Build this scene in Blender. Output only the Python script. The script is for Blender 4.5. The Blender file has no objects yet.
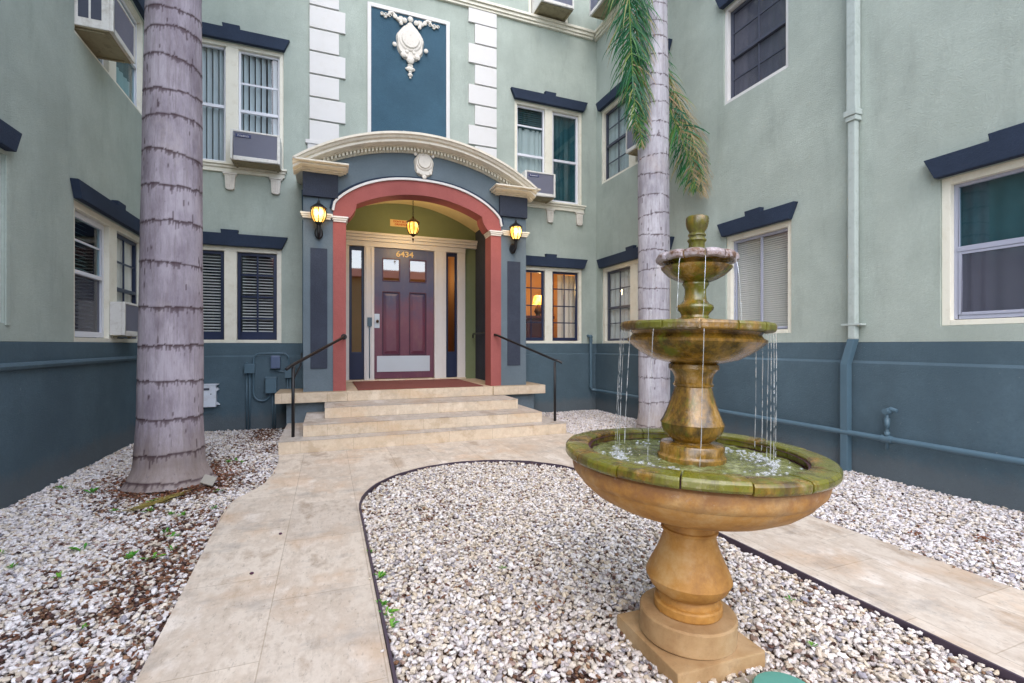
import bpy, bmesh, math, random
from mathutils import Matrix, Vector, noise
from mathutils.geometry import tessellate_polygon
PI = math.pi; R = math.radians
random.seed(7)
sc = bpy.context.scene
COL = sc.collection
WM = {}                                    # world matrices of objects, by name

# ------------------------------------------------------------------ materials
def lin(r, g, b):
    f = lambda c: (c/255/12.92 if c/255 <= .04045 else ((c/255+.055)/1.055)**2.4)
    return (f(r), f(g), f(b), 1)
class NT:
    def __init__(s, name):
        s.m = bpy.data.materials.new(name); s.m.use_nodes = True
        s.t = s.m.node_tree; s.t.nodes.clear()
        s.out = s.n('ShaderNodeOutputMaterial')
    def n(s, typ, **kw):
        x = s.t.nodes.new(typ)
        for k, v in kw.items():
            if k.startswith('i_'):
                x.inputs[k[2:].replace('_', ' ')].default_value = v
            else: setattr(x, k, v)
        return x
    def l(s, a, b): s.t.links.new(a, b)
    def coord(s): return s.n('ShaderNodeTexCoord').outputs['Object']
    def noise(s, scale, detail=4, rough=.55, vec=None, stretch=None):
        vec = vec or s.coord()
        if stretch:
            mp = s.n('ShaderNodeMapping'); mp.inputs['Scale'].default_value = stretch
            s.l(vec, mp.inputs['Vector']); vec = mp.outputs[0]
        x = s.n('ShaderNodeTexNoise'); x.inputs['Scale'].default_value = scale
        x.inputs['Detail'].default_value = detail; x.inputs['Roughness'].default_value = rough
        s.l(vec, x.inputs['Vector']); return x.outputs['Fac']
    def ramp(s, fac, stops):
        x = s.n('ShaderNodeValToRGB'); e = x.color_ramp.elements
        while len(e) < len(stops): e.new(.5)
        for i, (p, c) in enumerate(stops): e[i].position = p; e[i].color = c if len(c) == 4 else (*c, 1)
        s.l(fac, x.inputs[0]); return x.outputs[0]
    def mix(s, fac, a, b, mode='MIX'):
        x = s.n('ShaderNodeMix', data_type='RGBA', blend_type=mode)
        for sock, v in ((x.inputs[0], fac), (x.inputs[6], a), (x.inputs[7], b)):
            if hasattr(v, 'is_output') or isinstance(v, bpy.types.NodeSocket): s.l(v, sock)
            else: sock.default_value = v
        return x.outputs[2]
    def math(s, op, a, b=0.0):
        x = s.n('ShaderNodeMath', operation=op)
        for sock, v in ((x.inputs[0], a), (x.inputs[1], b)):
            if isinstance(v, bpy.types.NodeSocket): s.l(v, sock)
            else: sock.default_value = v
        return x.outputs[0]
    def bump(s, h, strength, dist=.01, prev=None):
        x = s.n('ShaderNodeBump'); x.inputs['Strength'].default_value = strength
        x.inputs['Distance'].default_value = dist; s.l(h, x.inputs['Height'])
        if prev: s.l(prev, x.inputs['Normal'])
        return x.outputs[0]
    def pbr(s, col, rough=.6, normal=None, metal=0, spec=.5):
        p = s.n('ShaderNodeBsdfPrincipled')
        for sock, v in ((p.inputs['Base Color'], col), (p.inputs['Roughness'], rough)):
            if isinstance(v, bpy.types.NodeSocket): s.l(v, sock)
            else: sock.default_value = v
        p.inputs['Metallic'].default_value = metal
        p.inputs['Specular IOR Level'].default_value = spec
        if normal: s.l(normal, p.inputs['Normal'])
        s.l(p.outputs[0], s.out.inputs[0]); return p

def m_stucco(name, c, var=.12, stain=None, b=.5, dirt=0.0, splash=0.0):
    t = NT(name); a = tuple(x*(1-var) for x in c[:3])+(1,); d = tuple(min(1, x*(1+var)) for x in c[:3])+(1,)
    col = t.mix(t.ramp(t.noise(1.3, 6, .65), [(.38, (0, 0, 0)), (.62, (1, 1, 1))]), a, d)
    col = t.mix(t.math('MULTIPLY', t.ramp(t.noise(34, 8, .85), [(.42, (0, 0, 0)), (.58, (1, 1, 1))]), .42), col, tuple(x*(1-var*1.6) for x in c[:3])+(1,))
    if stain:
        f = t.ramp(t.noise(1.1, 7, .7, stretch=(1, 1, .35)), [(.5, (0, 0, 0)), (.72, (1, 1, 1))])
        col = t.mix(t.math('MULTIPLY', f, .5), col, stain)
    if dirt:
        f = t.ramp(t.noise(4, 8, .75, stretch=(1, 1, .22)), [(.52, (0, 0, 0)), (.75, (1, 1, 1))])
        col = t.mix(t.math('MULTIPLY', f, dirt), col, (.05, .05, .045, 1))
    if splash:
        z = t.n('ShaderNodeSeparateXYZ'); t.l(t.coord(), z.inputs[0])
        h = t.math('ADD', z.outputs[2], t.math('MULTIPLY', t.noise(9, 8, .75), -.32))
        f = t.ramp(h, [(.0, (1, 1, 1)), (.12, (0, 0, 0))])
        col = t.mix(t.math('MULTIPLY', f, splash), col, lin(112, 104, 98))
        sp = t.ramp(t.noise(60, 3, .6), [(.70, (0, 0, 0)), (.74, (1, 1, 1))]); col = t.mix(t.math('MULTIPLY', sp, .5), col, lin(150, 158, 160))
    nb = t.bump(t.noise(9, 6, .65, stretch=(1, 1, 1.6)), .28*b, .02)
    nb = t.bump(t.noise(75, 5, .75), 1.3*b, .007, nb)
    t.pbr(col, .85, nb, spec=.25); return t.m
def m_plain(name, c, rough=.5, var=.08, scale=6, metal=0, bump=.1, spec=.4, dirt=None, dirtamt=.4):
    t = NT(name); a = tuple(x*(1-var) for x in c[:3])+(1,); d = tuple(min(1, x*(1+var)) for x in c[:3])+(1,)
    col = t.mix(t.noise(scale, 5, .65), a, d)
    if dirt:
        f = t.ramp(t.noise(scale*1.7, 7, .75), [(.5, (0, 0, 0)), (.72, (1, 1, 1))])
        col = t.mix(t.math('MULTIPLY', f, dirtamt), col, dirt)
    nb = t.bump(t.noise(scale*12, 3, .6), bump, .004) if bump else None
    t.pbr(col, rough, nb, metal, spec); return t.m
def m_emit(name, c, s):
    t = NT(name); e = t.n('ShaderNodeEmission'); e.inputs[0].default_value = c; e.inputs[1].default_value = s
    t.l(e.outputs[0], t.out.inputs[0]); return t.m
def m_glass(name, tint=(.93, .95, .95, 1), refl=.08, rough=.02, mesh=None):
    t = NT(name); tr = t.n('ShaderNodeBsdfTransparent'); tr.inputs[0].default_value = tint
    g = t.n('ShaderNodeBsdfGlossy'); g.inputs['Roughness'].default_value = rough
    ge = t.n('ShaderNodeNewGeometry'); dp = t.n('ShaderNodeVectorMath', operation='DOT_PRODUCT')
    t.l(ge.outputs['Incoming'], dp.inputs[0]); t.l(ge.outputs['Normal'], dp.inputs[1])
    fr = t.math('POWER', t.math('SUBTRACT', 1.0, t.math('ABSOLUTE', dp.outputs['Value'])), 5.0)
    nb = t.bump(t.noise(1.5, 2), .02, .01); t.l(nb, g.inputs['Normal'])
    mx = t.n('ShaderNodeMixShader'); t.l(t.math('ADD', t.math('MULTIPLY', fr, .9-refl), refl), mx.inputs[0])
    body = tr.outputs[0]
    if mesh:
        df = t.n('ShaderNodeBsdfDiffuse'); df.inputs[0].default_value = mesh[0]; m2 = t.n('ShaderNodeMixShader'); m2.inputs[0].default_value = mesh[1]; t.l(tr.outputs[0], m2.inputs[1]); t.l(df.outputs[0], m2.inputs[2]); body = m2.outputs[0]
    t.l(body, mx.inputs[1]); t.l(g.outputs[0], mx.inputs[2]); t.l(mx.outputs[0], t.out.inputs[0]); return t.m

M = {}
M['stucco'] = m_stucco('green_stucco', lin(172, 182, 173), .10, lin(150, 160, 150), .7, .22)
M['base'] = m_stucco('slate_base_paint', lin(82, 101, 112), .12, lin(66, 84, 95), .7, .12, .3)
M['navy'] = m_stucco('navy_trim_paint', lin(44, 55, 74), .15, None, .6)
M['cream'] = m_plain('cream_paint', lin(229, 225, 210), .5, .06, 4, bump=.08, dirt=lin(185, 172, 140), dirtamt=.35)
M['white'] = m_plain('white_paint', lin(214, 212, 210), .5, .04, 4, bump=.1, dirt=lin(200, 195, 185), dirtamt=.3)
M['pedwhite'] = m_plain('cornice_cream_white', lin(222, 214, 198), .55, .06, 5, bump=.12, dirt=lin(170, 156, 130), dirtamt=.45)
M['vinyl'] = m_plain('white_vinyl', lin(222, 224, 232), .3, .03, 3, bump=0)
M['gray_vinyl'] = m_plain('gray_vinyl', lin(165, 168, 185), .35, .04, 3, bump=0)
M['navysash'] = m_plain('navy_sash_paint', lin(36, 46, 74), .35, .1, 5, bump=.05)
M['screenframe'] = m_plain('dark_screen_frame', lin(70, 74, 88), .4, .08, 5, bump=0)
M['portblue'] = m_stucco('portico_blue_stucco', lin(104, 117, 126), .09, lin(92, 106, 115), .6)
M['portpanel'] = m_stucco('portico_slate_panel', lin(62, 68, 82), .16, None, 1.0)
M['panelblue'] = m_stucco('teal_blue_panel', lin(62, 92, 110), .12, lin(52, 80, 100), .6)
M['red'] = m_stucco('brick_red_stucco', lin(160, 92, 88), .10, lin(142, 78, 76), .6)
M['olive'] = m_stucco('porch_green', lin(122, 134, 102), .06, None, .3)
M['vault'] = m_stucco('cream_vault', lin(222, 206, 160), .05, None, .3)
M['black'] = m_plain('black_metal', lin(15, 15, 20), .4, .2, 12, bump=.1, spec=.5)
M['pipegreen'] = m_plain('painted_pipe_green', lin(176, 186, 182), .4, .06, 6, dirt=lin(120, 130, 120))
M['pipeblue'] = m_plain('painted_pipe_slate', lin(80, 104, 118), .42, .1, 8, bump=.15)
M['glass'] = m_glass('window_glass')
M['glassdim'] = m_glass('dim_window_glass', (.72, .80, .82, 1), .08)
M['tealreflglass'] = m_glass('teal_reflection_glass', (.55, .75, .78, 1), .10)  # reflected teal put into the pane tint
M['tealrefl'] = m_plain('teal_reflection_tint', lin(66, 98, 104), .8, .45, 3, bump=0)  # window reflections painted as a teal colour behind the glass
M['greenshade'] = m_plain('green_potted_foliage', lin(52, 110, 74), .8, .6, 7, bump=0)
M['screen'] = m_glass('screened_glass', (.45, .46, .52, 1), .05, .05, (lin(88, 90, 104), .5))
M['blind'] = m_plain('white_blind', lin(215, 218, 218), .5, .05, 3, bump=0)
M['vblind'] = m_plain('vertical_blind', lin(196, 208, 214), .6, .06, 2, bump=0)
M['curtain'] = m_plain('gray_curtain', lin(205, 208, 206), .9, .08, 2, bump=0)
M['shade'] = m_plain('beige_mini_blind', lin(226, 222, 214), .7, .05, 2, bump=0)
M['room'] = m_plain('room_wall', lin(120, 118, 112), .9, .2, 1, bump=0)
M['roomwarm'] = m_plain('warm_room_wall', lin(196, 156, 110), .9, .2, 1.5, bump=0)
M['roomdark'] = m_plain('dark_room_wall', lin(60, 66, 72), .9, .3, 1.2, bump=0)
M['acbody'] = m_plain('beige_ac_casing', lin(222, 220, 214), .45, .06, 5, bump=.05, dirt=lin(140, 120, 90), dirtamt=.45)
M['acgrille'] = m_plain('gray_ac_grille', lin(150, 152, 170), .5, .08, 6, bump=.05)
M['acdirty'] = m_plain('dirty_ac_underside', lin(150, 140, 112), .6, .25, 7, bump=.1, dirt=lin(80, 66, 48), dirtamt=.7)
M['badge'] = m_plain('badge_blue', lin(52, 60, 104), .35, .05, 5, bump=0)
M['brass'] = m_plain('aged_bronze', lin(70, 50, 34), .4, .2, 10, .6, bump=.1)
M['lampglass'] = None
M['kick'] = m_plain('brushed_kick_plate', lin(196, 206, 214), .35, .05, 3, .3, bump=0)
M['mat'] = m_plain('red_brown_mat', lin(122, 70, 62), .95, .2, 60, bump=.6)
M['signcream'] = m_plain('sign_cream', lin(222, 196, 140), .5, .03, 3, bump=0)
M['signred'] = m_plain('sign_red', lin(190, 70, 30), .5, .03, 3, bump=0)
M['teal'] = m_plain('teal_plastic', lin(96, 160, 146), .55, .08, 20, bump=.15)
M['concrete'] = m_plain('concrete', lin(150, 142, 128), .85, .15, 12, bump=.4)
M['vent'] = m_plain('white_enamel', lin(216, 222, 232), .4, .04, 5, bump=.05, dirt=lin(160, 150, 140))
M['ornament'] = m_plain('white_plaster', lin(220, 214, 204), .6, .06, 12, bump=.4, dirt=lin(176, 164, 150), dirtamt=.5)
M['terracotta'] = m_plain('red_roof_tile', lin(165, 92, 70), .8, .2, 3, bump=.3)
M['tan'] = m_stucco('tan_stucco', lin(214, 186, 132), .08)
M['asphalt'] = m_plain('asphalt', (.05, .05, .05, 1), .9, .2, 20, bump=.3)
M['twig'] = m_plain('dry_frond', lin(140, 125, 62), .8, .25, 10, bump=.1)

def m_lampglass():
    t = NT('amber_lamp_glass'); p = t.pbr(lin(250, 205, 110), .3)
    f = t.ramp(t.noise(16, 3), [(.42, lin(235, 150, 30)), (.6, lin(255, 215, 120))])
    t.l(f, p.inputs['Emission Color']); p.inputs['Emission Strength'].default_value = .85
    return t.m
M['lampglass'] = m_lampglass()
def m_door():
    t = NT('plum_slate_door')
    z = t.n('ShaderNodeSeparateXYZ'); t.l(t.coord(), z.inputs[0])
    nz = t.noise(2.2, 6, .7)
    v = t.math('ADD', t.math('MULTIPLY', t.math('SUBTRACT', z.outputs[2], .6), .36), t.math('MULTIPLY', t.math('SUBTRACT', nz, .5), .45))
    col = t.ramp(v, [(.10, lin(96, 52, 72)), (.42, lin(116, 66, 82)), (.62, lin(74, 70, 100)), (.9, lin(76, 84, 116))])  # plum near the bottom, slate blue towards the top
    fade = t.ramp(t.noise(5, 7, .75, stretch=(1, 1, .4)), [(.5, (0, 0, 0)), (.75, (1, 1, 1))])
    col = t.mix(t.math('MULTIPLY', fade, .3), col, lin(140, 110, 100))
    t.pbr(col, .42, t.bump(t.noise(30, 3, stretch=(1, 1, .1)), .1, .003)); return t.m
M['door'] = m_door()
M['doorglaze'] = m_plain('plum_moulding', lin(74, 38, 58), .35, .1, 6, bump=.05)

def m_travertine(name, slab=True, warm=0.0, dark=1.0, joints=0):
    t = NT(name); co = t.coord()
    sp = t.n('ShaderNodeSeparateXYZ'); t.l(co, sp.inputs[0])
    cb = t.n('ShaderNodeCombineXYZ'); t.l(sp.outputs[1], cb.inputs[0]); t.l(sp.outputs[0], cb.inputs[1])
    mp = t.n('ShaderNodeMapping'); mp.inputs['Location'].default_value = (.14, .26, 0); t.l(cb.outputs[0], mp.inputs[0])
    base = t.ramp(t.noise(2.3, 8, .7, stretch=(1, .6, 1)), [(.36, lin(184, 168, 152)), (.45, lin(219, 209, 197)), (.53, lin(203, 190, 176)), (.64, lin(231, 223, 214))])
    vein = t.ramp(t.noise(6, 10, .78, stretch=(1.6, .5, 1)), [(.52, (0, 0, 0)), (.70, (1, 1, 1))])
    base = t.mix(t.math('MULTIPLY', vein, .55), base, lin(160, 146, 130))
    rust = t.ramp(t.noise(1.7, 5, .6, stretch=(1, .8, 3)), [(.52, (0, 0, 0)), (.64, (1, 1, 1))])
    base = t.mix(t.math('MULTIPLY', rust, .45), base, lin(202, 168, 132))
    blue = t.ramp(t.noise(2.9, 6, .7, stretch=(.7, 1.2, 1)), [(.54, (0, 0, 0)), (.66, (1, 1, 1))])
    base = t.mix(t.math('MULTIPLY', blue, .30), base, lin(118, 120, 124))
    pit = t.ramp(t.noise(42, 6, .8, stretch=(1, .4, 1)), [(.56, (0, 0, 0)), (.64, (1, 1, 1))])
    base = t.mix(t.math('MULTIPLY', pit, .40), base, lin(108, 96, 82))
    if slab:
        br = t.n('ShaderNodeTexBrick', offset=.37); t.l(mp.outputs[0], br.inputs[0])
        for k, v in (('Scale', 1), ('Mortar Size', .0030), ('Mortar Smooth', .2), ('Brick Width', .78), ('Row Height', .48), ('Bias', 0)): br.inputs[k].default_value = v
        br.inputs['Color1'].default_value = (.84, .81, .78, 1); br.inputs['Color2'].default_value = (1.0, .97, .93, 1)
        br.inputs['Mortar'].default_value = (.68, .63, .57, 1)
        base = t.mix(1, base, br.outputs['Color'], 'MULTIPLY')
    if warm: base = t.mix(warm, base, lin(228, 206, 172))
    if joints:
        b2 = t.n('ShaderNodeTexBrick', offset=.5); cx2 = t.n('ShaderNodeCombineXYZ'); t.l(sp.outputs[0], cx2.inputs[0]); t.l(sp.outputs[2], cx2.inputs[1]); t.l(cx2.outputs[0], b2.inputs[0])
        for k, v in (('Scale', 1), ('Mortar Size', .0022), ('Mortar Smooth', .2), ('Brick Width', .61), ('Row Height', .1505), ('Bias', 0)): b2.inputs[k].default_value = v
        b2.inputs['Color1'].default_value = (.90, .86, .80, 1); b2.inputs['Color2'].default_value = (1, .99, .97, 1); b2.inputs['Mortar'].default_value = (.62, .56, .48, 1)
        base = t.mix(1, base, b2.outputs['Color'], 'MULTIPLY')
    if dark != 1: base = t.mix(1, base, (dark, dark*1.0, dark*1.02, 1), 'MULTIPLY')
    nb = t.bump(t.noise(30, 6, .7), .25, .004)
    t.pbr(base, .55, nb, spec=.35); return t.m
M['travertine'] = m_travertine('travertine_paving')
M['stepstone'] = m_travertine('travertine_steps', False, .35, 1, 1)
M['tread'] = m_travertine('weathered_travertine_tread', False, .0, .74)

def m_soil():
    t = NT('soil'); c = t.ramp(t.noise(9, 8, .7), [(.3, lin(66, 48, 38)), (.6, lin(104, 76, 58)), (.8, lin(130, 104, 84))])
    t.pbr(c, .95, t.bump(t.noise(60, 5, .7), .8, .01)); return t.m
M['soil'] = m_soil()
def m_instcol(name, rough=.6, nscale=3):
    t = NT(name); a = t.n('ShaderNodeAttribute', attribute_type='INSTANCER', attribute_name='col')
    n = t.noise(nscale, 4, .7)
    c = t.mix(t.math('MULTIPLY', n, .35), a.outputs['Color'], (.42, .36, .32, 1), 'MULTIPLY')
    t.pbr(c, rough, spec=.3); return t.m
M['pebble'] = m_instcol('pebble', .65, 1.4)

def m_stone_dry():
    t = NT('ochre_cast_stone')
    c = t.ramp(t.noise(5, 8, .7), [(.36, lin(150, 102, 46)), (.5, lin(178, 128, 62)), (.64, lin(192, 154, 102))])
    s = t.ramp(t.noise(9, 9, .78, stretch=(1, 1, .6)), [(.51, (0, 0, 0)), (.74, (1, 1, 1))])
    c = t.mix(t.math('MULTIPLY', s, .5), c, lin(122, 84, 60))
    z = t.n('ShaderNodeSeparateXYZ'); t.l(t.coord(), z.inputs[0])
    up = t.ramp(t.math('ADD', z.outputs[2], t.math('MULTIPLY', t.math('SUBTRACT', t.noise(11, 8, .75), .5), .22)), [(.735, (0, 0, 0)), (.80, (1, 1, 1))])
    c = t.mix(t.math('MULTIPLY', up, .7), c, lin(122, 84, 62))
    wh = t.ramp(t.noise(24, 8, .8), [(.57, (0, 0, 0)), (.66, (1, 1, 1))]); c = t.mix(t.math('MULTIPLY', t.math('MULTIPLY', wh, up), .6), c, lin(190, 172, 160))
    t.pbr(c, .55, t.bump(t.noise(70, 5, .7), .25, .004), spec=.35); return t.m
M['stonedry'] = m_stone_dry()
def m_stone_base():
    t = NT('tan_cast_stone')
    c = t.ramp(t.noise(4, 6, .65), [(.34, lin(152, 118, 80)), (.5, lin(172, 140, 100)), (.66, lin(186, 158, 122))])
    s_ = t.ramp(t.noise(26, 8, .8), [(.54, (0, 0, 0)), (.66, (1, 1, 1))]); c = t.mix(t.math('MULTIPLY', s_, .3), c, lin(120, 96, 70))
    t.pbr(c, .75, t.bump(t.noise(80, 5, .7), .35, .004), spec=.3); return t.m
M['stonebase'] = m_stone_base()
def m_stone_wet(name, green, rough, chips=.35, chipc=lin(178, 160, 140)):
    t = NT(name)
    c = t.ramp(t.noise(9, 9, .75, stretch=(1, 1, .55)), [(.36, lin(54, 38, 14)), (.45, lin(104, 78, 26)), (.55, lin(146, 108, 36)), (.66, lin(176, 140, 84))])
    g = t.ramp(t.noise(4.5, 7, .7, stretch=(1, 1, .5)), [(.56-green*.22, (0, 0, 0)), (.64-green*.2, (1, 1, 1))])
    c = t.mix(t.math('MULTIPLY', g, .85), c, lin(98, 104, 26))
    w = t.ramp(t.noise(13, 9, .8), [(.54, (0, 0, 0)), (.64, (1, 1, 1))])
    c = t.mix(t.math('MULTIPLY', w, chips), c, chipc)
    dk = t.ramp(t.noise(12, 8, .75, stretch=(1.4, 1.4, .22)), [(.50, (0, 0, 0)), (.62, (1, 1, 1))])
    c = t.mix(t.math('MULTIPLY', dk, .55), c, lin(52, 34, 18))
    r = t.ramp(t.noise(7, 5), [(.3, (rough*.6,)*3), (.7, (rough*1.7,)*3)])
    t.pbr(c, r, t.bump(t.noise(34, 6, .7), .35, .006), spec=.7); return t.m
M['stonewet'] = m_stone_wet('wet_mossy_stone', .28, .16)
M['stonewet2'] = m_stone_wet('wet_amber_stone', .02, .14, .2)
M['rimgreen'] = m_stone_wet('algae_covered_rim', .66, .22, .30)
M['rimworn'] = m_stone_wet('worn_mossy_rim', .36, .35, .8, lin(172, 158, 150))

def m_rimgray():
    t = NT('lavender_gray_rim')
    c = t.ramp(t.noise(16, 8, .75), [(.40, lin(104, 74, 54)), (.47, lin(150, 134, 132)), (.60, lin(182, 174, 182))])  # brown broken up by pale lavender gray
    t.pbr(c, .4, t.bump(t.noise(60, 5, .7), .4, .004), spec=.5); return t.m
M['rimgray'] = m_rimgray()
def m_water():
    t = NT('basin_water'); p = t.pbr(lin(128, 136, 84), .06, t.bump(t.noise(26, 4, .7), .55, .02), spec=.6)
    c = t.ramp(t.noise(9, 6, .7), [(.38, lin(84, 88, 44)), (.52, lin(116, 120, 70)), (.66, lin(160, 164, 124))])
    t.l(c, p.inputs['Base Color']); return t.m
M['water'] = m_water()
def m_stream():
    t = NT('falling_water'); g = t.n('ShaderNodeBsdfGlossy'); g.inputs['Roughness'].default_value = .1
    tr = t.n('ShaderNodeBsdfTransparent'); d = t.n('ShaderNodeBsdfDiffuse'); d.inputs[0].default_value = (.85, .88, .9, 1)
    a = t.n('ShaderNodeMixShader'); a.inputs[0].default_value = .45; t.l(g.outputs[0], a.inputs[1]); t.l(d.outputs[0], a.inputs[2])
    b = t.n('ShaderNodeMixShader'); b.inputs[0].default_value = .42; t.l(tr.outputs[0], b.inputs[1]); t.l(a.outputs[0], b.inputs[2])
    t.l(b.outputs[0], t.out.inputs[0]); return t.m
M['stream'] = m_stream()
def m_trunk(name, hi, lo):
    t = NT(name); at = t.n('ShaderNodeAttribute', attribute_name='scar')
    c = t.ramp(t.noise(3.5, 7, .7, stretch=(1, 1, .35)), [(.38, lo), (.6, hi)])
    st = t.ramp(t.noise(16, 6, .75, stretch=(1.6, 1.6, .12)), [(.46, (0, 0, 0)), (.62, (1, 1, 1))])
    c = t.mix(t.math('MULTIPLY', st, .4), c, lin(120, 108, 110))
    gr = t.ramp(t.noise(2.2, 5, .6), [(.58, (0, 0, 0)), (.75, (1, 1, 1))])
    c = t.mix(t.math('MULTIPLY', gr, .35), c, lin(196, 184, 176))
    zz = t.n('ShaderNodeSeparateXYZ'); t.l(t.coord(), zz.inputs[0])
    ft_ = t.ramp(t.math('ADD', zz.outputs[2], t.math('MULTIPLY', t.noise(6, 7, .7), .5)), [(.42, (1, 1, 1)), (.85, (0, 0, 0))])
    c = t.mix(t.math('MULTIPLY', ft_, .55), c, lin(140, 124, 106))
    ck = t.ramp(t.noise(38, 5, .8, stretch=(1.5, 1.5, .10)), [(.57, (0, 0, 0)), (.66, (1, 1, 1))])
    c = t.mix(t.math('MULTIPLY', ck, .45), c, lin(96, 84, 86))
    c = t.mix(at.outputs['Fac'], c, lin(64, 44, 48))
    nb = t.bump(t.noise(30, 6, .7, stretch=(1, 1, .25)), .5, .008)
    t.pbr(c, .85, nb, spec=.2); return t.m
M['trunkL'] = m_trunk('palm_bark_mauve', lin(174, 165, 174), lin(134, 124, 134))
M['trunkR'] = m_trunk('palm_bark_gray', lin(188, 186, 194), lin(148, 145, 154))
def m_leaf(name, stops, rough=.45):
    t = NT(name); g = t.n('ShaderNodeAttribute', attribute_name='tone')
    c = t.ramp(g.outputs['Fac'], stops)
    p = t.pbr(c, rough, spec=.4)
    tl = t.n('ShaderNodeBsdfTranslucent'); t.l(c, tl.inputs[0])
    mx = t.n('ShaderNodeMixShader'); mx.inputs[0].default_value = .3
    t.l(p.outputs[0], mx.inputs[1]); t.l(tl.outputs[0], mx.inputs[2]); t.l(mx.outputs[0], t.out.inputs[0]); return t.m
M['leaf'] = m_leaf('palm_leaf', [(0, lin(30, 92, 66)), (.35, lin(46, 112, 62)), (.62, lin(110, 140, 60)), (.8, lin(162, 150, 100)), (1, lin(170, 146, 116))])
M['weed'] = m_leaf('weed_leaf', [(0, lin(60, 140, 40)), (1, lin(120, 170, 60))])
M['treeleaf'] = m_leaf('tree_leaf', [(0, lin(34, 70, 26)), (1, lin(86, 120, 46))])
M['debris'] = m_plain('brown_leaf_litter', lin(118, 72, 48), .9, .3, 20, bump=.4)

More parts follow.
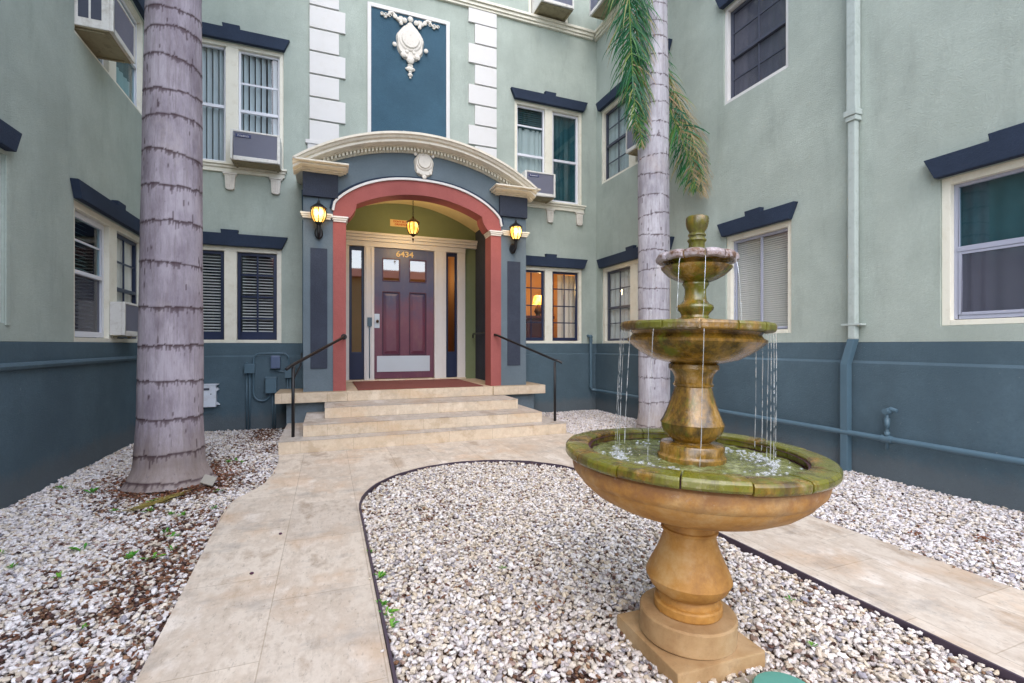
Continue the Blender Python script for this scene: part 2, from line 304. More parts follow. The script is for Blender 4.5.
# ------------------------------------------------------------------ mesh tools
class MB:
    def __init__(s): s.v = []; s.f = []; s.sm = []
    def add(s, vs, fs, smooth=False):
        o = len(s.v); s.v += [tuple(p) for p in vs]
        for f in fs: s.f.append(tuple(i+o for i in f)); s.sm.append(smooth)
        return s
    def box(s, x0, x1, y0, y1, z0, z1, inset=None):
        v = [(x0, y0, z0), (x1, y0, z0), (x1, y1, z0), (x0, y1, z0), (x0, y0, z1), (x1, y0, z1), (x1, y1, z1), (x0, y1, z1)]
        return s.add(v, [(0, 3, 2, 1), (4, 5, 6, 7), (0, 1, 5, 4), (1, 2, 6, 5), (2, 3, 7, 6), (3, 0, 4, 7)])
    def quad(s, a, b, c, d): return s.add([a, b, c, d], [(0, 1, 2, 3)])
    def prism(s, poly, y0, y1, top=None):
        """poly in (x,z), extruded along y; top = optional scaled front polygon"""
        n = len(poly); fr = top or poly
        v = [(p[0], y0, p[1]) for p in fr]+[(p[0], y1, p[1]) for p in poly]
        tri = tessellate_polygon([[Vector((p[0], p[1], 0)) for p in poly]])
        fs = [tuple(t) for t in tri]+[tuple(i+n for i in reversed(t)) for t in tri]
        fs += [(i, (i+1) % n, (i+1) % n+n, i+n) for i in range(n)]
        return s.add(v, fs)
    def prismz(s, poly, z0, z1):
        n = len(poly); v = [(p[0], p[1], z0) for p in poly]+[(p[0], p[1], z1) for p in poly]
        tri = tessellate_polygon([[Vector((p[0], p[1], 0)) for p in poly]])
        fs = [tuple(i+n for i in t) for t in tri]+[tuple(reversed(t)) for t in tri]
        fs += [(i, (i+1) % n, (i+1) % n+n, i+n) for i in range(n)]
        return s.add(v, fs)
    def lathe(s, prof, seg=64, c=(0, 0), smooth=True, a0=0, a1=2*PI, lobes=0, amp=0):
        full = abs(a1-a0-2*PI) < 1e-6; na = seg if full else seg+1
        v = []
        for i in range(na):
            a = a0+(a1-a0)*i/seg
            for r, z in prof:
                rr = r*(1+amp*abs(math.cos(a*lobes/2))) if lobes else r
                v.append((c[0]+rr*math.cos(a), c[1]+rr*math.sin(a), z))
        m = len(prof); fs = []
        for i in range(seg):
            j = (i+1) % na
            for k in range(m-1):
                fs.append((i*m+k, j*m+k, j*m+k+1, i*m+k+1))
        s.add(v, fs, smooth)
        return s
    def ringseg(s, prof, a0, a1, n, c=(0, 0)):
        """closed profile swept between two angles, capped"""
        m = len(prof); v = []
        for i in range(n+1):
            a = a0+(a1-a0)*i/n
            v += [(c[0]+r*math.cos(a), c[1]+r*math.sin(a), z) for r, z in prof]
        fs = [(i*m+k, (i+1)*m+k, (i+1)*m+(k+1) % m, i*m+(k+1) % m) for i in range(n) for k in range(m)]
        fs += [tuple(range(m)), tuple(reversed(range(n*m, n*m+m)))]
        return s.add(v, fs)
    def tube(s, pts, rad, seg=10, cap=True):
        pts = [Vector(p) for p in pts]; n = len(pts)
        rs = rad if isinstance(rad, (list, tuple)) else [rad]*n
        v = []; up = None
        for i, p in enumerate(pts):
            t = (pts[min(i+1, n-1)]-pts[max(i-1, 0)]).normalized()
            if up is None:
                up = Vector((0, 0, 1)) if abs(t.z) < .9 else Vector((1, 0, 0))
            x = t.cross(up).normalized(); y = x.cross(t).normalized(); up = y
            for k in range(seg):
                a = 2*PI*k/seg; v.append(p+x*math.cos(a)*rs[i]+y*math.sin(a)*rs[i])
        fs = [(i*seg+k, i*seg+(k+1) % seg, (i+1)*seg+(k+1) % seg, (i+1)*seg+k) for i in range(n-1) for k in range(seg)]
        s.add(v, fs, True)
        if cap: s.add([v[k] for k in range(seg)], [tuple(reversed(range(seg)))]); s.add(v[-seg:], [tuple(range(seg))])
        return s
    def ball(s, c, r, seg=10, sc_=(1, 1, 1)):
        v = []; fs = []; n = seg//2
        for j in range(n+1):
            b = PI*j/n
            for i in range(seg):
                a = 2*PI*i/seg
                v.append((c[0]+r*sc_[0]*math.sin(b)*math.cos(a), c[1]+r*sc_[1]*math.sin(b)*math.sin(a), c[2]+r*sc_[2]*math.cos(b)))
        for j in range(n):
            for i in range(seg): fs.append((j*seg+i, (j+1)*seg+i, (j+1)*seg+(i+1) % seg, j*seg+(i+1) % seg))
        return s.add(v, fs, True)
    def build(s, name, m, parent=None, wm=None, bevel=0, attr=None, recalc=True):
        me = bpy.data.meshes.new(name); me.from_pydata(s.v, [], s.f); me.update()
        me.polygons.foreach_set('use_smooth', s.sm)
        bm = bmesh.new(); bm.from_mesh(me)
        if not attr: bmesh.ops.remove_doubles(bm, verts=bm.verts, dist=1e-5)
        if recalc: bmesh.ops.recalc_face_normals(bm, faces=bm.faces)
        if bevel:
            es = [e for e in bm.edges if len(e.link_faces) == 2 and e.calc_face_angle(0) > .6 and not (e.link_faces[0].smooth and e.link_faces[1].smooth)]
            bmesh.ops.bevel(bm, geom=es, offset=bevel, segments=2, profile=.7, affect='EDGES', clamp_overlap=True)
        for e in bm.edges:
            if len(e.link_faces) == 2 and e.calc_face_angle(0) > .56: e.smooth = False
        bm.to_mesh(me); bm.free()
        if attr:
            a = me.attributes.new(attr[0], 'FLOAT', 'POINT'); a.data.foreach_set('value', attr[1])
        o = bpy.data.objects.new(name, me); COL.objects.link(o)
        if m: me.materials.append(m)
        place(o, parent, wm); return o
def place(o, parent=None, wm=None):
    wm = wm or Matrix.Identity(4)
    if parent is None: o.matrix_basis = wm; WM[o.name] = wm.copy()
    else:
        o.parent = parent; o.matrix_parent_inverse = WM[parent.name].inverted(); o.matrix_basis = wm; WM[o.name] = wm.copy()
def empty(name, loc, label, cat, group=None):
    o = bpy.data.objects.new(name, None); COL.objects.link(o); o.empty_display_size = .1
    place(o, None, Matrix.Translation(loc)); return tag(o, label, cat, group)
def tag(o, label=None, cat=None, group=None, kind=None):
    if label: o['label'] = label
    if cat: o['category'] = cat
    if group: o['group'] = group
    if kind: o['kind'] = kind
    return o
def recenter(o):
    """move a single-mesh thing's origin to the middle of its base"""
    vs = [v.co for v in o.data.vertices]; lo = Vector([min(v[i] for v in vs) for i in range(3)]); hi = Vector([max(v[i] for v in vs) for i in range(3)])
    c = Vector(((lo.x+hi.x)/2, (lo.y+hi.y)/2, lo.z)); o.data.transform(Matrix.Translation(-c))
    o.matrix_basis = o.matrix_basis @ Matrix.Translation(c); WM[o.name] = o.matrix_basis.copy(); return o
def text(name, body, size, m, parent, wm, ext=.004, font_scale=1, align='CENTER', bold=.0):
    cu = bpy.data.curves.new(name, 'FONT'); cu.body = body; cu.size = size; cu.extrude = ext; cu.align_x = align; cu.align_y = 'CENTER'
    cu.offset = bold
    tmp = bpy.data.objects.new('tmp', cu); COL.objects.link(tmp)
    bpy.context.view_layer.update()
    me = bpy.data.meshes.new_from_object(tmp.evaluated_get(bpy.context.evaluated_depsgraph_get()))
    bpy.data.objects.remove(tmp); me.name = name
    o = bpy.data.objects.new(name, me); COL.objects.link(o); me.materials.clear(); me.materials.append(m)
    me.transform(Matrix.Rotation(PI/2, 4, 'X'))     # stands up, faces -y
    if font_scale != 1: me.transform(Matrix.Diagonal((font_scale, 1, 1, 1)))
    place(o, parent, wm); return o

# wall frames: local x along the wall (to the viewer's right), local y INTO the wall, z up
XL, XR, YB = -2.45, 5.10, 8.40
BACK = Matrix.Translation((0, YB, 0))
RIGHT = Matrix.Translation((XR, 0, 0)) @ Matrix.Rotation(-PI/2, 4, 'Z')     # a = -Y
LEFT = Matrix.Translation((XL, 0, 0)) @ Matrix.Rotation(PI/2, 4, 'Z')       # a = Y
T = .25; TOP = 10.4

bld = empty('apartment_building', (1.43, 8.4, 0), 'sage green stucco apartment building with slate blue base wrapping the courtyard on three sides', 'building')

# ------------------------------------------------------------------ walls
def gridwall(a0, a1, z0, z1, holes, t=T, b0=0):
    mb = MB()
    A = sorted({a0, a1, *[x for h in holes for x in h[:2]]}); Z = sorted({z0, z1, *[x for h in holes for x in h[2:]]})
    inside = lambda a, z: any(h[0]-1e-6 < a < h[1]+1e-6 and h[2]-1e-6 < z < h[3]+1e-6 for h in holes)
    for i in range(len(A)-1):
        for k in range(len(Z)-1):
            if inside((A[i]+A[i+1])/2, (Z[k]+Z[k+1])/2): continue
            p, q, r, s_ = A[i], A[i+1], Z[k], Z[k+1]
            mb.quad((p, b0, r), (q, b0, r), (q, b0, s_), (p, b0, s_)); mb.quad((p, t, r), (p, t, s_), (q, t, s_), (q, t, r))
    for h in holes:
        p, q, r, s_ = h
        mb.quad((p, b0, r), (p, b0, s_), (p, t, s_), (p, t, r)); mb.quad((q, b0, r), (q, t, r), (q, t, s_), (q, b0, s_))
        mb.quad((p, b0, s_), (q, b0, s_), (q, t, s_), (p, t, s_))
        if r > z0+1e-4: mb.quad((p, b0, r), (p, t, r), (q, t, r), (q, b0, r))
    mb.quad((a0, b0, z1), (a1, b0, z1), (a1, t, z1), (a0, t, z1)); mb.quad((a0, b0, z0), (a0, b0, z1), (a0, t, z1), (a0, t, z0)); mb.quad((a1, b0, z0), (a1, b0, z1), (a1, t, z1), (a1, t, z0))
    return mb
BELT = 1.33
LOW = (BELT, 2.82); UP = (4.07, 5.96); UPS = (4.50, 5.96)
# openings  (a0,a1,z0,z1)
OB = dict(w1=(-2.10, -.65, *UP), w2=(-2.11, -.68, *LOW), w3=(3.31, 4.77, *UP), w4=(3.34, 4.77, *LOW),
          t1=(.24, 2.62, 7.62, 9.1), t2=(3.6, 4.46, 7.62, 9.1), porch=(-.04, 2.90, BELT, 4.25))
OR = dict(w5=(-8.225, -6.20, *UPS), w6=(-8.19, -6.15, *LOW), w7=(-5.07, -4.08, 4.60, 5.93), w8=(-5.03, -4.04, 1.44, 2.78),
          w9=(-2.58, -1.62, 1.47, 2.78), w9u=(-2.58, -1.62, 4.60, 5.93), t3=(-8.1, -7.3, 7.62, 9.1))
OL = dict(w10=(6.25, 8.30, 4.55, 5.94), w11=(6.24, 8.30, *LOW), w12=(3.15, 5.10, 1.48, 2.85))
gridwall(XL-T, XR+T, BELT, TOP, list(OB.values())).build('wall', M['stucco'], bld, BACK)
gridwall(-YB, 1.2, BELT, TOP, list(OR.values())).build('wall', M['stucco'], bld, RIGHT)
gridwall(-1.2, YB, BELT, TOP, list(OL.values())).build('wall', M['stucco'], bld, LEFT)
# slate base
for fr, spans in ((BACK, ((XL-T, -.34), (3.25, XR+T))), (RIGHT, ((-YB, 1.2),)), (LEFT, ((-1.2, YB),))):
    for a0, a1 in spans:
        mb = MB(); mb.add([(a0, -.045, -.2), (a1, -.045, -.2), (a1, -.045, 1.115), (a0, -.045, 1.115), (a0, -.004, 1.14), (a1, -.004, 1.14), (a0, -.004, BELT-.006), (a1, -.004, BELT-.006), (a0, .01, BELT), (a1, .01, BELT), (a0, T, BELT), (a1, T, BELT), (a0, T, -.2), (a1, T, -.2)],
               [(0, 1, 2, 3), (3, 2, 5, 4), (4, 5, 7, 6), (6, 7, 9, 8), (8, 9, 11, 10), (10, 11, 13, 12), (0, 3, 4, 6, 8, 10, 12), (1, 2, 5, 7, 9, 11, 13)])
        mb.build('base_wall', M['base'], bld, fr)
mb = MB(); mb.prismz([(0, 0), (1, 0), (1, 1), (0, 1)], 0, .001); mb = MB()
prof = [(-.05, 1.085), (-.075, 1.10), (-.082, 1.125), (-.07, 1.148), (-.046, 1.155)]
vs = [(a, b, z) for a in (-1.2, YB) for b, z in prof]; mb.add(vs, [(i, i+1, i+6, i+5) for i in range(4)]+[(4, 0, 5, 9)], False)
mb.build('belt_moulding', M['base'], bld, LEFT)
# third floor cornice
def cornice(fr, a0, a1):
    mb = MB()
    for b, z0, z1 in ((-.045, 7.46, 7.50), (-.07, 7.503, 7.56), (-.10, 7.563, 7.61)): mb.box(a0, a1, b, .01, z0, z1)
    mb.build('cornice', M['cream'], bld, fr, .006)
cornice(BACK, XL+.1, XR-.1); cornice(RIGHT, -YB, 1.2); cornice(LEFT, -1.2, YB)
mb = MB(); mb.box(XL-T-.1, XR+T+.1, YB-.08, YB+T+.1, TOP, TOP+.15); mb.box(XR-.1, XR+T+.1, -1.25, YB-.085, TOP, TOP+.15); mb.box(XL-T-.1, XL+.1, -1.25, YB-.085, TOP, TOP+.15)
mb.build('parapet_cap', M['cream'], bld, None, .01)

# ------------------------------------------------------------------ windows
def lintel(a0, a1, z, fr, win, h=.185, tip=.095, key=True, proj=.075):
    mb = MB(); c = (a0+a1)/2
    lo = a0-.01; hi = a1+.01
    poly = [(lo, z), (hi, z), (hi+tip*.85, z+h)]
    if key: poly += [(c+.11, z+h), (c+.12, z+h+.06), (c-.12, z+h+.06), (c-.11, z+h)]
    poly += [(lo-tip*.85, z+h)]
    mb.prism(poly, -proj, -.001)
    o = mb.build('lintel', M['navy'], win, fr, .008); return o
def sash_mesh(a0, a1, z0, z1, w=.035, b0=.075, b1=.115, rails=(), vm=(), hm=(), mw=.018, wb=None):
    mb = MB(); wb = wb or w
    mb.box(a0, a0+w, b0, b1, z0, z1); mb.box(a1-w, a1, b0, b1, z0, z1)
    mb.box(a0+w, a1-w, b0, b1, z1-w, z1); mb.box(a0+w, a1-w, b0, b1, z0, z0+wb)
    for r in rails: mb.box(a0+w, a1-w, b0-.012, b1-.004, r-.022, r+.022)
    for r in vm: mb.box(r-mw/2, r+mw/2, b0+.010, b1-.013, z0+wb, z1-w)
    for r in hm: mb.box(a0+w, a1-w, b0+.013, b1-.010, r-mw/2, r+mw/2)
    return mb
def pane(a0, a1, z0, z1, m, win, fr, b=.097):
    MB().quad((a0, b, z0), (a1, b, z0), (a1, b, z1), (a0, b, z1)).build('pane', m, win, fr, recalc=False)
def slats(a0, a1, z0, z1, pitch, m, win, fr, b=.13, tilt=35, w=.026, name='blind'):
    mb = MB(); z = z0; t_ = R(tilt); dy = w/2*math.cos(t_); dz = w/2*math.sin(t_)
    while z < z1:
        j = random.uniform(-.001, .001)
        mb.add([(a0, b-dy, z-dz+j), (a1, b-dy, z-dz-j), (a1, b+dy, z+dz-j), (a0, b+dy, z+dz+j)], [(0, 1, 2, 3)])
        z += pitch
    mb.build(name, m, win, fr, recalc=False)
def vslats(a0, a1, z0, z1, pitch, m, win, fr, b=.17):
    mb = MB(); a = a0
    while a < a1:
        r = R(random.uniform(46, 60)); w = .044
        mb.add([(a-w*math.cos(r), b-w*math.sin(r), z0), (a+w*math.cos(r), b+w*math.sin(r), z0), (a+w*math.cos(r), b+w*math.sin(r), z1), (a-w*math.cos(r), b-w*math.sin(r), z1)], [(0, 1, 2, 3)])
        a += pitch
    mb.build('blind', m, win, fr, recalc=False)
def drape(a0, a1, z0, z1, m, win, fr, b=.135, amp=.012, name='curtain'):
    mb = MB(); n = 60; v = []; 
    for i in range(n+1):
        a = a0+(a1-a0)*i/n; y = b+amp*math.sin(a*55+math.sin(a*13)*1.5)
        v += [(a, y, z0), (a, y, z1)]
    mb.add(v, [(2*i, 2*i+2, 2*i+3, 2*i+1) for i in range(n)], True); mb.build(name, m, win, fr)
def room(h, m, win, fr, depth=1.3):
    a0, a1, z0, z1 = h; mb = MB(); e = .2; d = T+.002
    a0 -= e; a1 += e; z0 -= .1; z1 += e; y1 = d+depth
    mb.quad((a0, d, z0), (a0, y1, z0), (a0, y1, z1), (a0, d, z1)); mb.quad((a1, d, z0), (a1, y1, z0), (a1, y1, z1), (a1, d, z1))
    mb.quad((a0, y1, z0), (a1, y1, z0), (a1, y1, z1), (a0, y1, z1)); mb.quad((a0, d, z0), (a1, d, z0), (a1, y1, z0), (a0, y1, z0))
    mb.quad((a0, d, z1), (a1, d, z1), (a1, y1, z1), (a0, y1, z1))
    mb.build('interior', m, win, fr)
def casing(h, fr, mull=None, cw=.06, bot=.05, label=None, m=None, sillout=.012):
    a0, a1, z0, z1 = h; mb = MB(); g = .002
    mb.box(a0+g, a0+cw, .02, .15, z0+g, z1-g); mb.box(a1-cw, a1-g, .02, .15, z0+g, z1-g)
    mb.box(a0+cw, a1-cw, .022, .15, z1-cw, z1-g); mb.box(a0+cw, a1-cw, .018, .15, z0+g, z0+bot)
    if mull: mb.box(mull[0], mull[1], .024, .15, z0+bot, z1-cw)
    # inner stop beads
    o = mb.build('window', m or M['cream'], bld, fr, .005)
    if label: o['label'] = label
    return o
def sill(a0, a1, z, win, fr, br=()):
    mb = MB(); mb.box(a0-.03, a1+.03, -.06, .0, z-.06, z-.022); mb.box(a0-.05, a1+.05, -.085, .0, z-.02, z+.01)
    mb.box(a0-.015, a1+.015, -.04, .0, z-.125, z-.062)
    mb.build('sill', M['cream'], win, fr, .006)
    for c in br:
        mb = MB(); zt = z-.127
        poly = [(-.085, 0), (.085, 0), (.085, -.04), (.072, -.05), (.06, -.24), (.035, -.262), (-.035, -.262), (-.06, -.24), (-.072, -.05), (-.085, -.04)]
        mb.prism([(c+x, zt+y) for x, y in poly], -.055, -.001)
        for dx in (-.032, 0, .032): mb.box(c+dx-.009, c+dx+.009, -.064, -.05, zt-.225, zt-.05)
        mb.box(c-.095, c+.095, -.068, -.002, zt-.03, zt-.002)
        mb.build('bracket', M['ornament'], win, fr, .005)

# W1  upper left of back wall: vertical blinds
h = OB['w1']; w = casing(h, BACK, (-1.46, -1.29), label='window with pale vertical blinds over the shuttered window left of the portico')
lintel(h[0], h[1], h[3], BACK, w); sill(h[0], h[1], h[2], w, BACK, (-2.0, -1.39, -.76)); room(h, M['room'], w, BACK)
sash_mesh(-2.04, -1.46, 4.12, 5.90, .03, rails=(4.98,)).build('sash', M['vinyl'], w, BACK, .003)
sash_mesh(-1.29, -.71, 4.12, 5.90, .03, rails=(4.96,), hm=(5.40,), mw=.03).build('sash', M['vinyl'], w, BACK, .003)
for a0, a1 in ((-2.01, -1.49), (-1.26, -.74)): pane(a0, a1, 4.15, 5.87, M['glass'], w, BACK); vslats(a0-.02, a1+.09, 4.12, 5.90, .083, M['vblind'], w, BACK)
# W2 lower left: navy sash, white slats
h = OB['w2']; w = casing(h, BACK, (-1.48, -1.31), cw=.07)
lintel(h[0], h[1], h[3], BACK, w); room(h, M['roomdark'], w, BACK)
for a0, a1, vm in ((-2.03, -1.485, ()), (-1.305, -.755, (-1.03,))):
    sash_mesh(a0, a1, 1.385, 2.745, .045, vm=vm, hm=(1.72, 2.06, 2.40) if vm else (), mw=.028, wb=.12).build('sash', M['navysash'], w, BACK, .003)
    pane(a0+.045, a1-.045, 1.50, 2.70, M['glass'], w, BACK); slats(a0+.06, a1-.06, 1.52, 2.71, .046, M['blind'], w, BACK, .135, 30, .036)
# W3 upper right back
h = OB['w3']; w = casing(h, BACK, (3.96, 4.12), label='window over the warmly lit window at the back right corner')
lintel(h[0], h[1], h[3], BACK, w); sill(h[0], h[1], h[2], w, BACK, (3.40, 4.04, 4.69)); room(h, M['roomdark'], w, BACK)
sash_mesh(3.37, 3.96, 4.12, 5.90, .03, rails=(4.96,), hm=(5.53,), mw=.03).build('sash', M['vinyl'], w, BACK, .003)
sash_mesh(4.12, 4.71, 4.12, 5.90, .045, rails=(4.95,)).build('sash', M['vinyl'], w, BACK, .003)
pane(3.40, 3.93, 4.15, 5.87, M['glassdim'], w, BACK); pane(4.16, 4.67, 4.16, 5.86, M['tealreflglass'], w, BACK)
drape(3.40, 3.93, 4.13, 5.5, M['curtain'], w, BACK, .15); slats(3.38, 3.95, 5.5, 5.9, .04, M['tealrefl'], w, BACK, .16, 60, .05); drape(4.16, 4.71, 4.13, 5.9, M['tealrefl'], w, BACK, .18)  # teal sheet and top slats added as the panes' painted reflection
# W4 lower right back: warm lit room
h = OB['w4']; w = casing(h, BACK, (3.96, 4.12), cw=.07, label='window with navy muntins showing a warm lit room')
lintel(h[0], h[1], h[3], BACK, w); room(h, M['roomwarm'], w, BACK, 1.7)
for a0, a1, vm in ((3.41, 3.955, (3.69,)), (4.125, 4.70, (4.41,))):
    sash_mesh(a0, a1, 1.385, 2.75, .04, vm=vm, hm=(1.74, 2.07, 2.41), mw=.022, wb=.06).build('sash', M['navysash'], w, BACK, .003)
    pane(a0+.04, a1-.04, 1.44, 2.71, M['glass'], w, BACK)
mb = MB(); mb.lathe([(.0, 1.92), (.06, 1.92), (.05, 1.96), (.09, 2.02), (.06, 2.1), (.015, 2.16), (.01, 2.2)], 16, (4.23, .95)); mb.build('table_lamp_stand', M['brass'], w, BACK)
MB().lathe([(.13, 2.17), (.09, 2.36)], 20, (4.23, .95)).build('lamp_shade', M['lampglass'], w, BACK)
MB().box(3.9, 4.55, .8, 1.2, 1.86, 1.92).box(3.93, 4.52, .85, 1.18, 1.3, 1.85).build('side_table', M['doorglaze'], w, BACK, .005)
drape(4.45, 4.95, 1.4, 2.75, M['shade'], w, BACK, .45, .02)
# third floor windows on the back wall
for key, mul in (('t1', (1.35, 1.51)), ('t2', None)):
    h = OB[key]; w = casing(h, BACK, mul); lintel(h[0], h[1], h[3], BACK, w); room(h, M['roomdark'], w, BACK)
    for a0, a1 in (((h[0]+.06, mul[0]), (mul[1], h[1]-.06)) if mul else ((h[0]+.06, h[1]-.06),)):
        sash_mesh(a0, a1, h[2]+.05, h[3]-.06, .03, rails=(8.35,)).build('sash', M['vinyl'], w, BACK, .003); pane(a0+.03, a1-.03, h[2]+.08, h[3]-.09, M['glassdim'], w, BACK)
# right wall
h = OR['w5']; w = casing(h, RIGHT, (-7.32, -7.12)); lintel(h[0], h[1], h[3], RIGHT, w); room(h, M['room'], w, RIGHT)
for a0, a1 in ((-8.165, -7.32), (-7.12, -6.26)):
    c = (a0+a1)/2
    sash_mesh(a0, a1, 4.55, 5.90, .04, rails=(5.22,), vm=(c,), hm=(4.88, 5.56)).build('sash', M['screenframe'], w, RIGHT, .003)
    pane(a0+.04, a1-.04, 4.59, 5.86, M['glassdim'], w, RIGHT); drape(a0, a1, 4.55, 5.9, M['curtain'], w, RIGHT)
h = OR['w6']; w = casing(h, RIGHT, (-7.28, -7.06), cw=.075); lintel(h[0], h[1], h[3], RIGHT, w); room(h, M['room'], w, RIGHT)
for a0, a1 in ((-8.11, -7.285), (-7.055, -6.23)):
    c = (a0+a1)/2
    sash_mesh(a0, a1, 1.385, 2.74, .04, rails=(2.02,), vm=(c,), hm=(1.72, 2.38)).build('sash', M['screenframe'], w, RIGHT, .003)
    pane(a0+.04, a1-.04, 1.43, 2.70, M['glass'], w, RIGHT); drape(a0, a1, 1.38, 2.74, M['curtain'], w, RIGHT)
for key in ('w7', 'w9u'):
    h = OR[key]; w = casing(h, RIGHT, None, cw=.05, m=M['white']); lintel(h[0], h[1], h[3], RIGHT, w, key=False if key == 'w7' else True); room(h, M['room'], w, RIGHT)
    a0, a1 = h[0]+.05, h[1]-.05; c = (a0+a1)/2
    sash_mesh(a0, a1, h[2]+.05, h[3]-.06, .035, rails=(5.22,), vm=(c,), hm=(4.93, 5.56), mw=.02).build('sash', M['screenframe'], w, RIGHT, .003)
    drape(a0, a1, h[2]+.05, h[3]-.06, M['curtain'], w, RIGHT, .13, .004); pane(a0+.035, a1-.035, h[2]+.085, h[3]-.09, M['screen'], w, RIGHT)
h = OR['w8']; w = casing(h, RIGHT, None, cw=.065, label='window with closed beige mini blinds behind the fountain'); lintel(h[0], h[1], h[3], RIGHT, w); room(h, M['room'], w, RIGHT)
a0, a1 = h[0]+.065, h[1]-.065
sash_mesh(a0, a1, 1.50, 2.71, .028, vm=(-4.53,), mw=.03).build('sash', M['gray_vinyl'], w, RIGHT, .003)
pane(a0+.028, a1-.028, 1.53, 2.68, M['glass'], w, RIGHT); slats(a0+.01, a1-.01, 1.51, 2.71, .027, M['shade'], w, RIGHT, .135, 62, .029)
h = OR['w9']; w = casing(h, RIGHT, None, cw=.065, label='sliding sash window with a teal reflection tinted into the upper glass and a dark screen below'); lintel(h[0], h[1], h[3], RIGHT, w); room(h, M['roomdark'], w, RIGHT)
a0, a1 = h[0]+.065, h[1]-.065
sash_mesh(a0, a1, 1.53, 2.72, .032, rails=(2.14,)).build('sash', M['gray_vinyl'], w, RIGHT, .003)
sash_mesh(a0+.034, a1-.034, 1.565, 2.115, .022, .068, .09).build('sash', M['gray_vinyl'], w, RIGHT, .002)
pane(a0+.03, a1-.03, 2.16, 2.69, M['tealreflglass'], w, RIGHT); pane(a0+.05, a1-.05, 1.585, 2.10, M['screen'], w, RIGHT, .08)
drape(a0+.0, a1-.0, 2.14, 2.72, M['tealrefl'], w, RIGHT, .17, .004); drape(a0, a1, 1.55, 2.12, M['curtain'], w, RIGHT, .17)  # teal sheet paints the upper pane's reflection; the lower one is a curtain
h = OR['t3']; w = casing(h, RIGHT); lintel(h[0], h[1], h[3], RIGHT, w); room(h, M['roomdark'], w, RIGHT)
sash_mesh(h[0]+.06, h[1]-.06, h[2]+.05, h[3]-.06, .03, rails=(8.35,)).build('sash', M['vinyl'], w, RIGHT, .003); pane(h[0]+.09, h[1]-.09, h[2]+.08, h[3]-.09, M['glassdim'], w, RIGHT)
# left wall
h = OL['w10']; w = casing(h, LEFT, (7.16, 7.38), label='upper window of the left wing with an air conditioner hanging out'); lintel(h[0], h[1], h[3], LEFT, w); room(h, M['roomdark'], w, LEFT)
for a0, a1 in ((6.31, 7.16), (7.38, 8.24)):
    sash_mesh(a0, a1, 4.6, 5.88, .04, rails=(5.22,)).build('sash', M['vinyl'], w, LEFT, .003); pane(a0+.04, a1-.04, 4.64, 5.84, M['tealreflglass'], w, LEFT)
    drape(a0, a1, 4.6, 5.0, M['curtain'], w, LEFT, .16); drape(a0, a1, 5.0, 5.88, M['tealrefl'], w, LEFT, .16)  # upper teal sheet is the reflection painted behind the pane
h = OL['w11']; w = casing(h, LEFT, (7.17, 7.40), cw=.075, label='lower window of the left wing, white sash beside a navy muntined one'); lintel(h[0], h[1], h[3], LEFT, w); room(h, M['roomdark'], w, LEFT)
sash_mesh(6.315, 7.165, 1.39, 2.74, .06, rails=(2.09,), hm=(2.44,), mw=.022).build('sash', M['vinyl'], w, LEFT, .003)
pane(6.375, 7.105, 2.11, 2.68, M['tealreflglass'], w, LEFT); pane(6.375, 7.105, 1.45, 2.07, M['screen'], w, LEFT)
slats(6.38, 6.95, 2.11, 2.70, .05, m_plain('teal_reflection_slat', lin(120, 160, 160), .5, .1, 3, bump=0), w, LEFT, .17, 30, .05); slats(6.38, 7.10, 1.46, 2.08, .05, M['blind'], w, LEFT, .17, 30, .05)  # upper slats carry the pane's teal reflection in their colour
sash_mesh(7.405, 8.225, 1.39, 2.74, .045, rails=(2.02,), vm=(7.815,), hm=(2.38,), mw=.025).build('sash', M['navysash'], w, LEFT, .003)
pane(7.45, 8.18, 1.44, 2.69, M['glass'], w, LEFT); drape(7.42, 8.2, 1.85, 2.73, M['shade'], w, LEFT)
h = OL['w12']; w = casing(h, LEFT, (4.02, 4.22), cw=.08, m=M['white']); lintel(h[0], h[1], h[3]+.03, LEFT, w); room(h, M['roomdark'], w, LEFT)
for a0, a1 in ((3.23, 4.02), (4.22, 5.02)):
    sash_mesh(a0, a1, 1.53, 2.77, .045, rails=(2.15,)).build('sash', M['vinyl'], w, LEFT, .003); pane(a0+.045, a1-.045, 1.57, 2.73, M['glassdim'], w, LEFT)
    slats(a0+.04, a1-.04, 1.57, 2.73, .05, M['blind'], w, LEFT, .17, 40, .05)
# patched stucco strip beside the far left window
MB().box(5.105, 5.17, -.012, .0, 1.46, 2.85).build('wall_patch', M['stucco'], bld, LEFT, .004)

# ------------------------------------------------------------------ quoins, panel, ornaments
ws = []; z = 7.455; i = 0
def quoins(x_in, x_wide, x_narrow, zbot):
    mb = MB(); z = 7.18; wide = False
    zz = [(7.20, 7.455, True)]
    while z-.345 > zbot-.05:
        zz.append((z-.345, z, wide)); z -= .3725; wide = not wide
    for z0, z1, wd in zz:
        xo = x_wide if wd else x_narrow
        a, b = sorted((x_in, xo)); mb.box(a, b, -.035, -.001, z0, z1)
    return mb
quoins(-.27, .28, .18, 4.62).build('quoin_column', M['white'], bld, BACK, .006)
quoins(2.94, 2.40, 2.52, 4.62).build('quoin_column', M['white'], bld, BACK, .006)
MB().box(-.33, .30, -.06, -.001, 4.56, 4.62).box(-.30, .27, -.045, -.001, 4.43, 4.558).build('quoin_base', M['white'], bld, BACK, .006)
MB().box(2.40, 3.0, -.06, -.001, 4.56, 4.62).box(2.43, 2.97, -.045, -.001, 4.43, 4.558).build('quoin_base', M['white'], bld, BACK, .006)
pn = MB().box(.69, 1.985, -.012, -.001, 4.3, 7.035).build('wall_panel', M['panelblue'], bld, BACK)
